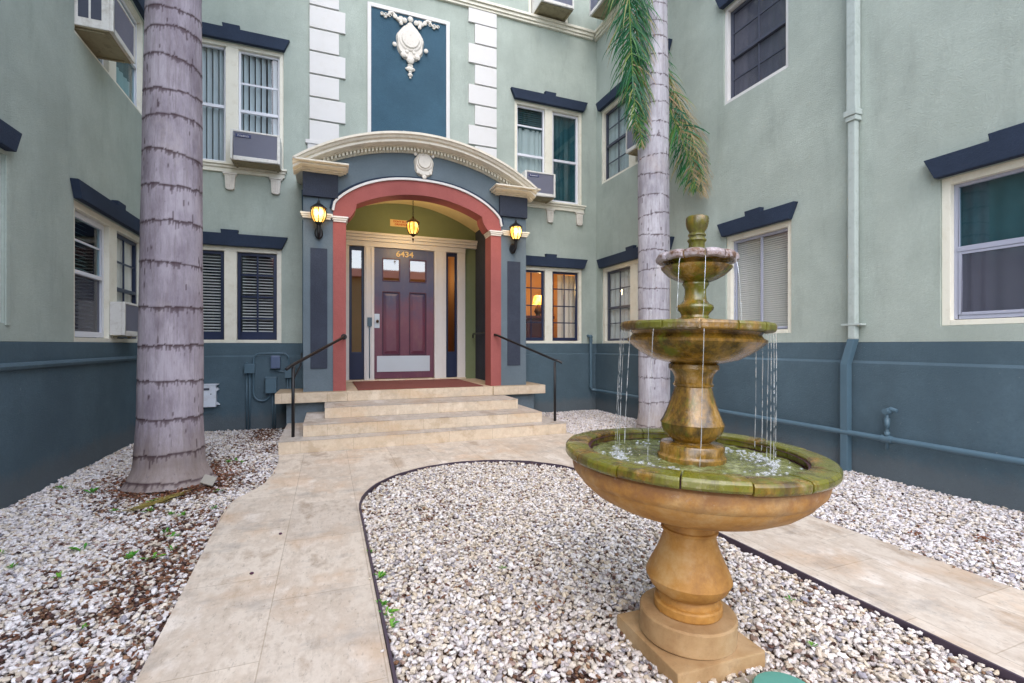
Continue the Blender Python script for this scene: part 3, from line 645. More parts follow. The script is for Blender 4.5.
MB().box(.63, .69, -.035, -.001, 4.3, 7.10).box(1.985, 2.05, -.035, -.001, 4.3, 7.10).box(.69, 1.985, -.035, -.001, 7.037, 7.10).build('panel_border', M['white'], pn, BACK, .008)
def shield(cx, zc, w_, h_, parent, fr, y0, name='shield_ornament'):
    mb = MB(); pts = []
    for i in range(40):
        a = 2*PI*i/40; x = math.sin(a); zz = math.cos(a)
        r = 1+.05*math.cos(5*a)+.03*math.cos(9*a)
        wd = (.80-.20*zz) if zz > 0 else (.80+.18*abs(zz)*(1-abs(zz)))
        pts.append((cx+x*w_*wd*r, zc+zz*h_*r))
    mb.prism(pts, y0-.05, y0, [(cx+(p[0]-cx)*.9, zc+(p[1]-zc)*.9) for p in pts])
    def ov(w2, h2, ya, yb, dz=0):
        p = [(cx+w2*math.cos(2*PI*i/28), zc+dz+h2*math.sin(2*PI*i/28)) for i in range(28)]
        mb.prism(p, ya, yb, [(cx+(q[0]-cx)*.85, zc+dz+(q[1]-zc-dz)*.85) for q in p])
    ov(w_*.72, h_*.68, y0-.065, y0-.045, h_*.05); ov(w_*.55, h_*.52, y0-.085, y0-.06, h_*.05)
    return mb
# big shield with pendant and scrolls
cx = 1.345; mb = shield(cx, 6.58, .30, .33, None, None, -.012)
for dx, dz, r in ((-.10, .33, .045), (.10, .33, .045), (0, .37, .05), (-.16, .27, .035), (.16, .27, .035), (-.27, -.12, .04), (.27, -.12, .04), (0, -.34, .07), (-.12, -.27, .05), (.12, -.27, .05), (-.06, -.20, .035), (.06, -.20, .035)):
    mb.ball((cx+dx, -.06, 6.58+dz), r, 10, (1, .6, 1))
for dz, r, sx in ((-.42, .05, 1), (-.48, .055, 1.6), (-.53, .03, 1), (-.58, .04, 1.1), (-.63, .02, 1)): mb.ball((cx, -.035, 6.58+dz), r, 10, (sx, .6, .8))
mb.build('shield_ornament', M['ornament'], pn, BACK)
for sgn in (-1, 1):
    mb = MB(); pts = []
    for i in range(40):
        t_ = i/39; x = cx+sgn*(.14+.34*t_); zz = 6.985-.10*t_*0-.06*math.sin(t_*PI*3)*(1-t_*.5)-.02
        pts.append((x, -.03, zz))
    mb.tube(pts, [.030-.016*i/39 for i in range(40)], 8)
    for t_, r in ((.1, .05), (.35, .042), (.6, .034), (.82, .028), (1, .022)):
        mb.ball((cx+sgn*(.14+.34*t_), -.03, 6.96-.05*math.sin(t_*9)), r, 9, (1, .6, 1))
        x0 = cx+sgn*(.14+.34*t_)
        mb.tube([(x0+.03*math.cos(a)*(1-a/9), -.045, 6.94+.035*math.sin(a)*(1-a/9)) for a in [k*.6 for k in range(10)]], .008, 6)
    mb.build('scroll_ornament', M['ornament'], pn, BACK)

# ------------------------------------------------------------------ portico
CX = 1.43
def arc_outer(dx): return 3.38+.555*max(0, 1-(abs(dx)/1.35)**2.3)**.75
def arc_inner(dx): return 3.712-(2.2-math.sqrt(2.2**2-dx*dx))
N = 40
def span(h_, n=N): return [-h_+2*h_*i/n for i in range(n+1)]
RO = 1.35; top_c = lambda dx: 4.575-(3.18-math.sqrt(3.18**2-dx*dx))
outer = [(CX+dx, arc_outer(dx)) for dx in [-RO*math.cos(PI*i/N) for i in range(N+1)]]
poly = [(-.335, .6)]+[(-.335, 3.86)]+[(CX+dx, top_c(dx)-.17) for dx in span(1.72)]+[(3.25, 3.86), (3.25, .6), (CX+RO, .6)]+list(reversed(outer))+[(CX-RO, .6)]
MB().prism(poly, 7.70, 8.0).build('portico_wall', M['portblue'], bld)
# side cheeks back to the facade
for x0, x1 in ((-.335, -.091), (2.951, 3.25)): MB().box(x0, x1, 8.0, 8.399, .6, 4.1).build('portico_side', M['portblue'], bld)
inn = [(CX-1.165, .6), (CX-1.165, 3.24), (CX-1.11, 3.245), (CX-1.065, 3.31), (CX-1.03, 3.37), (CX-1.015, 3.42), (CX-1.01, arc_inner(1.01))]
innr = [(2*CX-x, z) for x, z in reversed(inn)]
innerall = inn+[(CX+dx, arc_inner(dx)) for dx in span(1.01)[1:-1]]+innr
poly = [(CX-RO+.001, .6)]+[(x, z-.001) for x, z in outer]+[(CX+RO-.001, .6)]+list(reversed(innerall))
MB().prism(poly, 7.685, 7.99).build('arch_surround', M['red'], bld)
def strip(pts_in, off, y0, y1, name, m, bevel=0):
    """band of width off outside a path"""
    o = []
    for i, p in enumerate(pts_in):
        a = Vector(pts_in[max(0, i-1)]); b = Vector(pts_in[min(len(pts_in)-1, i+1)]); t_ = (b-a).normalized(); nrm = Vector((-t_.y, t_.x))
        o.append((p[0]+nrm.x*off, p[1]+nrm.y*off))
    return MB().prism(list(pts_in)+list(reversed(o)), y0, y1).build(name, m, bld, None, bevel)
cut = [p for p in outer if abs(p[0]-CX) < 1.325]; cut = [(CX-1.335, 3.33)]+cut+[(CX+1.335, 3.33)]
strip(cut, .034, 7.655, 7.70, 'arch_moulding', M['white'], .004)
cut2 = [(x+(x-CX)*.026, z+.033) for x, z in cut]
strip(cut2, .028, 7.672, 7.70, 'arch_outline', M['navy'])
# imposts
def impost(x0, x1, z0, z1, y0, y1=None):
    mb = MB(); h = (z1-z0)/3
    for k, e in ((0, 0), (1, .015), (2, .03)): mb.box(x0-e, x1+e, y0-e, (y1 or 8.0), z0+h*k+.001*k, z0+h*(k+1))
    return mb
impost(.085, .268, 3.165, 3.245, 7.665, 7.98).build('impost', M['white'], bld, None, .003)
impost(2*CX-.268, 2*CX-.085, 3.165, 3.245, 7.665, 7.98).build('impost', M['white'], bld, None, .003)
impost(-.345, .045, 3.185, 3.265, 7.66, 7.9).build('impost', M['cream'], bld, None, .003)
impost(2.815, 3.26, 3.185, 3.265, 7.66, 7.9).build('impost', M['cream'], bld, None, .003)
for x0, x1 in ((-.325, .150), (2.76, 3.255)):
    MB().box(x0-.015, x1, 7.645, 7.70, 3.51, 3.860).build('frieze_block', M['portpanel'], bld, None, .004)
for x0, x1 in ((-.235, .0), (2.90, 3.14)):
    MB().box(x0, x1, 7.688, 7.70, .945, 2.75).build('pier_panel', M['portpanel'], bld, None, .004)
MB().box(1.22, 1.42, 8.34, 8.399, 4.93, 5.0).box(1.26, 1.38, 8.35, 8.399, 4.80, 4.929).build('panel_bracket', M['ornament'], bld, None, .006)
cd = MB().tube([(-.365, 8.37, .05), (-.365, 8.37, 3.2), (-.365, 8.33, 3.4), (-.365, 8.1, 3.72)], .012, 8).build('conduit', M['pipeblue']); tag(cd, 'thin painted conduit climbing beside the left side of the portico', 'conduit')
# curved pediment
prof = [(7.35, 0), (7.35, -.035), (7.375, -.045), (7.395, -.075), (7.43, -.088), (7.43, -.125), (7.47, -.135), (7.56, -.135), (7.56, -.150), (7.70, -.150), (7.70, -.01), (7.5, 0.0)]
def sweep(prof, xs, f):
    mb = MB(); m = len(prof); v = []
    for x in xs:
        v += [(CX+x*(1-.0*(y-7.35)), y, f(x)+dz) for y, dz in prof]
    n = len(xs)
    mb.add(v, [(i*m+k, (i+1)*m+k, (i+1)*m+(k+1) % m, i*m+(k+1) % m) for i in range(n-1) for k in range(m)]+[tuple(range(m)), tuple(reversed(range((n-1)*m, n*m)))])
    return mb
ped = sweep(prof, span(1.89, 64), top_c).build('pediment', M['pedwhite'], bld)
mb = MB(); n = 62
for i in range(n):
    dx = -1.66+3.32*(i+.5)/n; zc = top_c(dx)-.150; sl = -dx/math.sqrt(3.18**2-dx*dx)
    w2 = .016
    v = [(CX+dx+sx*w2, y, zc+sz+sx*w2*sl) for y in (7.585, 7.66) for sx in (-1, 1) for sz in (-.045, 0)]
    mb.add(v, [(0, 1, 3, 2), (4, 6, 7, 5), (0, 2, 6, 4), (1, 5, 7, 3), (0, 4, 5, 1), (2, 3, 7, 6)])
mb.build('dentil_course', M['cream'], ped)
sweep([(7.66, -.151), (7.66, -.20), (7.705, -.20), (7.705, -.151)], span(1.70, 50), top_c).build('dentil_backing', M['cream'], ped)
# portico roof behind the pediment
sweep([(7.505, -.03), (8.398, -.03), (8.398, -.13), (7.71, -.13)], span(1.80, 40), top_c).build('portico_roof', M['portblue'], bld)
# return cornices over the piers
for x0, x1, sd in ((-.335, .17, -1), (2.70, 3.25, 1)):
    mb = MB()
    for e, yf, z0, z1 in ((.03, 7.62, 3.862, 3.878), (.06, 7.55, 3.880, 3.897), (.10, 7.42, 3.899, 3.925), (.125, 7.35, 3.927, 3.95)):
        mb.box(x0-e, x1+e, yf, 7.699, z0, z1)
        if sd < 0: mb.box(x0-e, x0-.001, 7.70, 8.398, z0, z1)
        else: mb.box(x1+.001, x1+e, 7.70, 8.398, z0, z1)
    mb.build('return_cornice', M['pedwhite'], bld, None, .004)
mb = shield(1.455, 4.225, .20, .215, None, None, 7.70)
for dx, dz, r in ((0, .235, .06), (-.08, .21, .045), (.08, .21, .045), (0, -.22, .04), (-.14, .13, .03), (.14, .13, .03), (-.05, .27, .035), (.05, .27, .035), (-.10, -.15, .03), (.10, -.15, .03), (-.055, .03, .018), (.055, .03, .018), (0, -.03, .02)): mb.ball((1.455+dx, 7.655, 4.225+dz), r, 10, (1, .6, 1))
mb.build('cartouche', M['ornament'], bld)

# porch interior
Yd = 9.6
vz = lambda dx: 4.10-.44*(abs(dx)/1.47)**2
for x0, x1 in ((2.90, 3.0), (-.14, -.04)): MB().box(x0, x1, 8.655, 10.0, .5, 3.75).build('porch_side_wall', M['portpanel'], bld)
for x0, x1 in ((2.90, 2.95), (-.09, -.04)): MB().box(x0, x1, 8.001, 8.65, .6, 3.75).build('porch_side_wall', M['portpanel'], bld)
mb = MB(); v = []; xs = span(1.50, 32)
for x in xs: v += [(CX+x, y, vz(x)+dz) for y, dz in ((8.001, 0), (9.62, 0), (9.62, .12), (8.001, .12))]
mb.add(v, [(i*4+k, (i+1)*4+k, (i+1)*4+(k+1) % 4, i*4+(k+1) % 4) for i in range(32) for k in range(4)], True); mb.build('porch_vault', M['vault'], bld)
# porch back wall: tympanum above the door surround and green reveal at the right
MB().box(-.04, 2.90, Yd, Yd+.2, 3.30, 4.25).box(2.67, 2.90, Yd, Yd+.2, .6, 3.30).box(-.04, .30, Yd, Yd+.2, .6, 3.30).build('porch_back_wall', M['olive'], bld)
hall = MB(); hall.quad((.2, 9.95, .6), (2.8, 9.95, .6), (2.8, 12.5, .6), (.2, 12.5, .6)); hall.quad((.2, 9.95, .6), (.2, 12.5, .6), (.2, 12.5, 3.4), (.2, 9.95, 3.4)); hall.quad((2.8, 9.95, .6), (2.8, 12.5, .6), (2.8, 12.5, 3.4), (2.8, 9.95, 3.4))
hall.quad((.2, 12.5, .6), (2.8, 12.5, .6), (2.8, 12.5, 3.4), (.2, 12.5, 3.4)); hall.quad((.2, 9.95, 3.4), (2.8, 9.95, 3.4), (2.8, 12.5, 3.4), (.2, 12.5, 3.4)); hall.quad((.2, 9.8, .6), (.2, 9.95, .6), (.2, 9.95, 3.4), (.2, 9.8, 3.4)); hall.quad((2.8, 9.8, .6), (2.8, 9.95, .6), (2.8, 9.95, 3.4), (2.8, 9.8, 3.4))
hall.build('entrance_hall', M['roomwarm'], bld)
sur = MB()
for x0, x1, b in ((.30, .385, 9.56), (.66, .845, 9.54), (2.02, 2.26, 9.54), (2.50, 2.67, 9.56)): sur.box(x0, x1, b, 9.66, .63, 3.20)
sur.box(.30, 2.67, 9.545, 9.66, 3.201, 3.30)
sur.box(.06, 2.899, 9.50, 9.599, 3.30, 3.36); sur.box(.02, 2.899, 9.47, 9.599, 3.362, 3.41); sur.box(.0, 2.899, 9.44, 9.599, 3.412, 3.455)
for x in (.70, .80, 2.06, 2.20): sur.box(x-.012, x+.012, 9.528, 9.545, .66, 3.18)
su = sur.build('door_surround', M['white'], bld, None, .005)
for x0, x1 in ((.387, .658), (2.262, 2.498)):
    sl = MB(); sl.box(x0, x0+.045, 9.59, 9.63, .64, 3.19); sl.box(x1-.045, x1, 9.59, 9.63, .64, 3.19); sl.box(x0+.045, x1-.045, 9.59, 9.63, 3.12, 3.19); sl.box(x0+.045, x1-.045, 9.59, 9.63, .64, 1.15); sl.box(x0+.045, x1-.045, 9.587, 9.60, 1.151, 1.165)
    s_ = sl.build('sidelight', M['navysash'], bld, None, .003)
    MB().quad((x0+.045, 9.608, 1.165), (x1-.045, 9.608, 1.165), (x1-.045, 9.608, 3.12), (x0+.045, 9.608, 3.12)).build('pane', M['glassrefl'] if 'glassrefl' in M else m_glass('street_reflecting_glass', (.75, .7, .6, 1), .22) , s_)
MB().box(.30, 2.67, 9.50, 9.70, .601, .632).build('threshold', M['stepstone'], bld, None, .005)
# the door
DX0, DX1, DZ0, DZ1 = .848, 2.017, .645, 3.195
wins = ((1.02, 1.325, 2.57, 2.985), (1.54, 1.845, 2.57, 2.985)); pans = ((1.02, 1.325, 1.12, 2.33), (1.54, 1.845, 1.12, 2.33))
mb = gridwall(DX0, DX1, DZ0, DZ1, list(wins)+list(pans), .05)
door = mb.build('entrance_door', M['door'], bld, Matrix.Translation((0, 9.60, 0)))
door['label'] = 'tall plum and slate front door with six panels, the top two glazed'
for a0, a1, z0, z1 in pans:
    e = .035; y0 = 9.60
    mb = MB(); mb.add([(a0, 9.622, z0), (a1, 9.622, z0), (a1, 9.622, z1), (a0, 9.622, z1), (a0+.06, 9.603, z0+.06), (a1-.06, 9.603, z0+.06), (a1-.06, 9.603, z1-.06), (a0+.06, 9.603, z1-.06)], [(0, 1, 5, 4), (1, 2, 6, 5), (2, 3, 7, 6), (3, 0, 4, 7), (4, 5, 6, 7)])
    mb.build('door_panel', M['door'], door)
for (a0, a1, z0, z1) in wins+pans:
    mb = MB(); e = .022
    mb.box(a0-e, a0, 9.588, 9.612, z0-e, z1+e); mb.box(a1, a1+e, 9.588, 9.612, z0-e, z1+e); mb.box(a0, a1, 9.588, 9.612, z0-e, z0); mb.box(a0, a1, 9.588, 9.612, z1, z1+e)
    mb.build('panel_moulding', M['doorglaze'], door, None, .004)
gr = bpy.data.materials['street_reflecting_glass']
for a0, a1, z0, z1 in wins: MB().quad((a0, 9.616, z0), (a1, 9.616, z0), (a1, 9.616, z1), (a0, 9.616, z1)).build('pane', gr, door, recalc=False)
MB().box(.90, 1.935, 9.592, 9.600, .775, 1.085).build('kick_plate', M['kick'], door, None, .002)
MB().box(.852, .95, 9.588, 9.600, 1.63, 1.905).build('lock_plate', M['kick'], door, None, .004)
mb = MB(); mb.tube([(.905, 9.59, 1.76), (.905, 9.55, 1.76)], .014); mb.ball((.905, 9.535, 1.76), .03, 12, (1, .7, 1)); mb.build('door_knob', M['brass'], door)
MB().box(.715, .80, 9.505, 9.527, 1.66, 1.83).tube([(.757, 9.515, 1.66), (.757, 9.515, .66)], .009, 8).build('intercom', M['pipeblue'], su, None, .003)
text('house_number', '6434', .15, M['signcream'], door, Matrix.Translation((1.435, 9.594, 3.095)), .003, 1.15, bold=.003)
sg = MB().box(1.15, 1.60, 9.585, 9.599, 3.64, 3.775).build('sign_plate', M['signcream'], bld, None, .002)
text('sign_text', "DON'T BLOCK", .052, M['signred'], sg, Matrix.Translation((1.375, 9.582, 3.735)), .001, .95, bold=.0015)
text('sign_text', 'DRIVEWAY', .052, M['signred'], sg, Matrix.Translation((1.375, 9.582, 3.68)), .001, 1.05, bold=.0015)

# ------------------------------------------------------------------ steps
st = empty('entrance_steps', (1.4, 6.3, 0), 'cream travertine steps and landing leading up to the portico', 'steps')
for x0, x1, y0, z0, z1 in ((-.55, 3.29, 6.25, -.05, .150), (-.29, 3.00, 6.47, .151, .300), (-.04, 2.80, 6.94, .301, .450)):
    sp_ = MB().box(x0+.008, x1-.008, y0, 7.75, z0, z1-.006).build('step', M['stepstone'], st, None, .004)
    MB().box(x0+.004, x1-.004, y0-.004, 7.75, z1-.0055, z1).build('tread', M['tread'], sp_)
MB().box(.28, 2.60, 7.60, 9.60, .451, .600).build('landing', M['stepstone'], st, None, .008)
for x0, x1 in ((-.70, .277), (2.603, 3.56)): MB().box(x0, x1, 7.56, 8.35, .456, .603).build('ledge', M['stepstone'], st, None, .008)
for x0, x1 in ((-.56, .277), (2.603, 3.40)): MB().box(x0, x1, 7.70, 8.35, -.05, .455).build('plinth', M['portblue'], st)
for x0, x1 in ((-.04, .279), (2.602, 2.90)): MB().box(x0, x1, 8.355, 9.6, .45, .600).build('landing_edge', M['stepstone'], st)
dm = MB().box(.44, 2.46, 7.68, 9.44, .602, .614).build('doormat', M['mat'], None, None, .003); tag(dm, 'wide red brown carpet mat covering the landing before the door', 'doormat'); recenter(dm)

# handrails
def rail(name, pts_sets, label):
    root = empty(name, pts_sets[0][1][0], label, 'handrail')
    for nm, pts, r in pts_sets: 
        if isinstance(r, str):
            r = .017; 
        MB().tube(pts, r, 10).build(nm, M['black'], root)
    return root
r_ = rail('handrail', [('post', [(-.40, 6.54, .15), (-.40, 6.54, 1.03)], .020), ('top_rail', [(-.47, 6.44, 1.00), (-.43, 6.49, 1.035), (-.395, 6.545, 1.055), (.20, 7.58, 1.40), (.23, 7.63, 1.425), (.235, 7.685, 1.425)], .020),
     ('lower_rail', [(-.395, 6.55, .88), (-.345, 7.2, 1.02), (-.36, 7.85, 1.17)], .013)], 'black metal handrail on the left of the steps with two rails')
MB().lathe([(0, 0), (.045, 0), (.045, .012), (0, .012)], 14, (0, 0)).build('wall_flange', M['black'], r_, Matrix.Translation((.235, 7.685, 1.425)) @ Matrix.Rotation(PI/2, 4, 'X'))
r2 = rail('handrail', [('post', [(3.21, 6.48, .15), (3.21, 6.48, 1.045)], .020), ('top_rail', [(3.30, 6.42, 1.03), (3.25, 6.44, 1.06), (3.205, 6.485, 1.075), (2.70, 7.60, 1.455), (2.67, 7.65, 1.475), (2.66, 7.685, 1.475)], .019)], 'black metal handrail on the right of the steps with one rail')
r3 = MB().tube([(2.88, 8.3, 1.52), (2.82, 8.3, 1.53), (2.80, 8.35, 1.53), (2.80, 9.40, 1.53), (2.80, 9.45, 1.50), (2.80, 9.45, 1.44)], .016, 10).build('handrail', M['black']); tag(r3, 'short black rail fixed to the dark side wall inside the porch', 'handrail')

# ------------------------------------------------------------------ lanterns
def lantern_body(cx, cy, cz, root, s=1.0, up=True):
    """cz = centre of glass; glass 0.2 tall"""
    MB().lathe([(.055*s, -.11*s), (.085*s, -.06*s), (.10*s, .0), (.10*s, .05*s), (.085*s, .09*s)], 8, smooth=False).build('lamp_glass', M['lampglass'], root, Matrix.Translation((cx, cy, cz)))
    mb = MB()
    for k in range(8):
        a = 2*PI*k/8
        mb.tube([(r*math.cos(a)*s, r*math.sin(a)*s, z*s) for r, z in ((.057, -.115), (.089, -.06), (.105, 0), (.105, .05), (.088, .095))], .0085*s, 5)
    mb.lathe([(.0, .20*s), (.012*s, .20*s), (.02*s, .18*s), (.03*s, .165*s), (.055*s, .15*s), (.085*s, .125*s), (.115*s, .10*s), (.115*s, .09*s), (.085*s, .088*s), (0, .10*s)], 16)
    mb.lathe([(0, -.16*s), (.015*s, -.155*s), (.03*s, -.14*s), (.05*s, -.125*s), (.062*s, -.112*s), (0, -.108*s)], 16)
    mb.build('lamp_frame', M['brass'] if not up else M['black'], root, Matrix.Translation((cx, cy, cz)))
def wall_lantern(x, label):
    y = 7.54; zc = 3.21
    root = empty('wall_lantern', (x, 7.69, 2.9), label, 'wall lantern')
    lantern_body(x, y, zc, root, 1.0)
    mb = MB(); mb.ball((x, y, zc+.20), .018, 10); mb.tube([(x, y, zc+.2), (x, y, zc+.26)], [.008, .003], 8); mb.build('finial', M['black'], root)
    mb = MB(); mb.lathe([(0, 0), (.06, 0), (.06, .02), (.045, .035), (0, .035)], 16); mb.build('back_plate', M['black'], root, Matrix.Translation((x, 7.699, 2.97)) @ Matrix.Rotation(PI/2, 4, 'X') @ Matrix.Diagonal((1, 1.5, 1, 1)))
    MB().tube([(x, 7.67, 2.93), (x, 7.61, 2.90), (x, 7.55, 2.95), (x, y, 3.06)], [.018, .02, .022, .03], 10).build('arm', M['black'], root)
    l = bpy.data.lights.new('lantern_glow', 'POINT'); l.energy = 3; l.color = (1, .74, .40); l.shadow_soft_size = .05
    lo = bpy.data.objects.new('lantern_light', l); COL.objects.link(lo); place(lo, root, Matrix.Translation((x, y-.14, zc)))
wall_lantern(-.12, 'lit amber wall lantern on the left pier of the portico'); wall_lantern(2.995, 'lit amber wall lantern on the right pier of the portico')
root = empty('hanging_lantern', (1.40, 8.4, 3.95), 'lit amber lantern hanging from the porch ceiling', 'pendant lantern')
lantern_body(1.40, 8.4, 3.35, root, 1.0, False)
mb = MB()
for k in range(11): 
    z = 3.56+k*.046; mb.tube([(1.40+.012*math.cos(a)*(k % 2), 8.4+.012*math.cos(a)*((k+1) % 2), z+.028*math.sin(a)) for a in [2*PI*i/8 for i in range(9)]], .004, 5, False)
mb.lathe([(0, 4.06), (.05, 4.06), (.045, 4.04), (0, 4.03)], 14, (1.40, 8.4)); mb.build('chain', M['black'], root)
MB().ball((1.40, 8.4, 3.155), .02, 10).tube([(1.40, 8.4, 3.15), (1.40, 8.4, 3.09)], [.012, .003], 8).build('finial', M['brass'], root)
def plight(name, loc, e, col=(1, .70, .36), size=.08, parent=None):
    l = bpy.data.lights.new(name, 'POINT'); l.energy = e; l.color = col; l.shadow_soft_size = size
    o = bpy.data.objects.new(name, l); COL.objects.link(o); place(o, parent, Matrix.Translation(loc)); return o
plight('pendant_light', (1.40, 8.62, 3.34), 9, size=.06, parent=root)
plight('room_lamp_light', (4.25, 9.15, 2.5), 11, (1, .66, .30))
plight('hall_light', (2.3, 11.2, 2.9), 3.5, (1, .70, .40))
mb = MB()
for k in range(6): a = 2*PI*k/6; mb.ball((2.38+.09*math.cos(a), 10.9+.09*math.sin(a), 2.72), .03, 8); 
ch = mb.build('hall_chandelier', M['lampglass'], bld)

# ------------------------------------------------------------------ air conditioners
def ac(fr, a0, a1, z0, z1, proj, label, badge=True, back=.10, sidevent=False):
    c = fr @ Vector(((a0+a1)/2, 0, z0)); root = empty('air_conditioner', c, label, 'air conditioner', 'air conditioners hanging out of the windows')
    f = .035
    MB().box(a0, a1, -proj+.03, back, z0, z1).build('casing', M['acbody'], root, fr, .01)
    mb = MB(); mb.box(a0, a0+f, -proj, -proj+.029, z0, z1); mb.box(a1-f, a1, -proj, -proj+.029, z0, z1); mb.box(a0+f, a1-f, -proj, -proj+.029, z1-f*.7, z1); mb.box(a0+f, a1-f, -proj, -proj+.029, z0, z0+f*1.6)
    mb.build('front_frame', M['acbody'], root, fr, .006)
    mb = MB(); mb.box(a0+f, a1-f, -proj+.022, -proj+.028, z0+f*1.6, z1-f*.7); n = 26
    for k in range(n):
        z = z0+f*1.6+(z1-z0-f*2.3)*(k+.5)/n; mb.box(a0+f, a1-f, -proj+.008, -proj+.022, z-.003, z+.003)
    mb.build('grille', M['acgrille'], root, fr)
    MB().box(a0+.01, a1-.01, -proj+.04, back-.01, z0-.012, z0-.001).build('base_pan', M['acdirty'], root, fr, .003)
    mb = MB()
    for a in (a0+.05, a1-.05): mb.box(a-.012, a+.012, -proj+.09, back-.02, z0-.03, z0-.0125)
    mb.build('support', M['acdirty'], root, fr)
    if sidevent:
        for b0, b1 in ((-proj+.10, -proj+.19), (-proj+.21, -.012)): MB().box(a0-.004, a0+.002, b0, b1, z0+.09, z1-.05).build('side_vent', M['screenframe'], root, fr, .002)
    if badge:
        b = MB().box(a0+.07, a0+.27, -proj-.004, -proj+.003, z1-.105, z1-.062).build('badge', M['badge'], root, fr)
        text('badge_text', 'Friedrich', .042, M['white'], b, fr @ Matrix.Translation((a0+.17, -proj-.005, z1-.084)), .0008, 1)
ac(BACK, -1.335, -.675, 4.05, 4.49, .36, 'window air conditioner with badge beside the pale vertical blinds')
ac(BACK, 3.37, 3.985, 4.06, 4.50, .38, 'window air conditioner partly behind the right end of the curved pediment')
ac(BACK, 3.68, 4.36, 7.66, 8.08, .42, 'air conditioner above the cornice, beside the inner corner', False)
ac(RIGHT, -8.02, -7.38, 7.64, 8.06, .39, 'air conditioner above the cornice near the palm fronds', False)
ac(RIGHT, -6.95, -6.32, 4.60, 5.02, .30, 'air conditioner half hidden behind the gray palm trunk', False)
ac(LEFT, 6.30, 6.94, 4.66, 5.10, .31, 'air conditioner jutting from the upper window of the left wing', False, sidevent=True)
ac(LEFT, 7.17, 7.72, 1.42, 1.83, .13, 'white air conditioner low on the left wing beside the mauve palm trunk', False, .022)

# ------------------------------------------------------------------ pipes and boxes on the walls
ds = empty('downspout', (5.04, 3.29, 0), 'square downspout painted green above and slate below on the right wall', 'downspout')
MB().box(-3.335, -3.262, -.085, -.02, 1.36, 3.60).box(-3.343, -3.250, -.095, -.012, 3.712, TOP).build('upper_pipe', M['pipegreen'], ds, RIGHT, .012)
MB().box(-3.35, -3.246, -.10, -.003, 3.60, 3.65).box(-3.362, -3.236, -.112, -.004, 3.652, 3.711).build('collar', M['pipegreen'], ds, RIGHT, .008)
mb = MB()
v = []
for z, da, db in ((1.36, 0, 0), (1.10, -.045, -.045), (.0, -.045, -.045)):
    for a, b in ((-3.337, -.088), (-3.260, -.088), (-3.260, -.018), (-3.337, -.018)): v.append((a+da, b+db, z))
mb.add(v, [(k+4*j, (k+1) % 4+4*j, (k+1) % 4+4*(j+1), k+4*(j+1)) for j in range(2) for k in range(4)]+[(0, 1, 2, 3), (8, 9, 10, 11)])
mb.build('lower_pipe', M['pipeblue'], ds, RIGHT, .008)
MB().box(-3.40, -3.20, -.090, -.006, 1.50, 1.52).build('strap', M['pipegreen'], ds, RIGHT, .004)
wp = empty('water_pipe', (4.95, 8.2, 0), 'long slate painted pipe running low along the right wall and rising at the corner', 'pipe')
MB().tube([(4.985, -1.0, .40), (4.985, 8.19, .40)], .029, 12).build('horizontal_pipe', M['pipeblue'], wp)
MB().tube([(4.985, 8.22, .40), (4.93, 8.27, .41), (4.90, 8.285, .46), (4.90, 8.285, 1.42), (4.90, 8.30, 1.47), (4.90, 8.40, 1.485)], .03, 12).build('riser_pipe', M['pipeblue'], wp)
MB().tube([(4.90, 8.285, .46), (4.90, 8.285, .53)], .037, 12).tube([(4.90, 8.285, 1.36), (4.90, 8.285, 1.42)], .037, 12).ball((4.90, 8.29, 1.46), .045).tube([(4.985, 5.6, .40), (4.985, 5.7, .40)], .036, 12).tube([(4.985, 2.90, .40), (4.985, 2.99, .40)], .037, 12).build('fitting', M['pipeblue'], wp)
fc = empty('garden_faucet', (4.985, 2.945, .4), 'slate painted hose faucet standing on the low wall pipe', 'faucet')
MB().tube([(4.985, 2.945, .30), (4.985, 2.945, .66)], .016, 10).tube([(4.985, 2.945, .50), (4.985, 2.945, .60)], .024, 10).tube([(4.985, 2.945, .43), (4.985, 2.945, .47)], .024, 10).build('stem', M['pipeblue'], fc)
MB().tube([(4.985, 2.945, .655), (4.985, 2.91, .69), (4.985, 2.86, .68)], [.022, .024, .018], 10).ball((4.985, 2.93, .67), .032, 10).build('valve', M['pipeblue'], fc)
MB().tube([(4.945, 2.93, .67), (4.915, 2.93, .67)], .01, 8).lathe([(0, 0), (.03, 0), (.03, .01), (0, .01)], 10, (0, 0)).build('handle', M['pipeblue'], fc) if False else MB().tube([(4.955, 2.93, .67), (4.925, 2.93, .67)], [.012, .028], 8).build('handle', M['pipeblue'], fc)
# electrical conduit group on the back wall left of the steps
el = empty('conduit_set', (-.95, 8.35, 0), 'slate painted conduits with small junction boxes on the wall left of the steps', 'conduit')
yw = 8.33
MB().box(-1.185, -1.045, 8.27, 8.353, .865, 1.005).build('junction_box', M['pipeblue'], el, None, .006)
MB().box(-.625, -.52, 8.27, 8.353, .78, .94).build('junction_box', M['pipeblue'], el, None, .006)
MB().box(-.895, -.74, 8.25, 8.353, .55, .785).box(-.905, -.73, 8.245, 8.353, .786, .80).build('outlet_box', M['pipeblue'], el, None, .006)
mt = MB(); mt.box(-.825, -.69, 8.255, 8.353, .93, 1.135); mt.build('meter_box', m_plain('slate_meter', lin(86, 100, 128), .35, .1, 6), el, None, .02)
arcp = lambda pts: pts
c1 = [(-1.07, yw, 1.0), (-1.07, yw, 1.06)]+[(-.96-.11*math.cos(a), yw, 1.07+.10*math.sin(a)) for a in [PI/2*i/6 for i in range(7)]]+[(-.67+.10*math.sin(a), yw, 1.07+.10*math.cos(a)) for a in [PI/2*i/6 for i in range(7)]]+[(-.57, yw, .93)]
MB().tube(c1, .013, 8).build('conduit', M['pipeblue'], el)
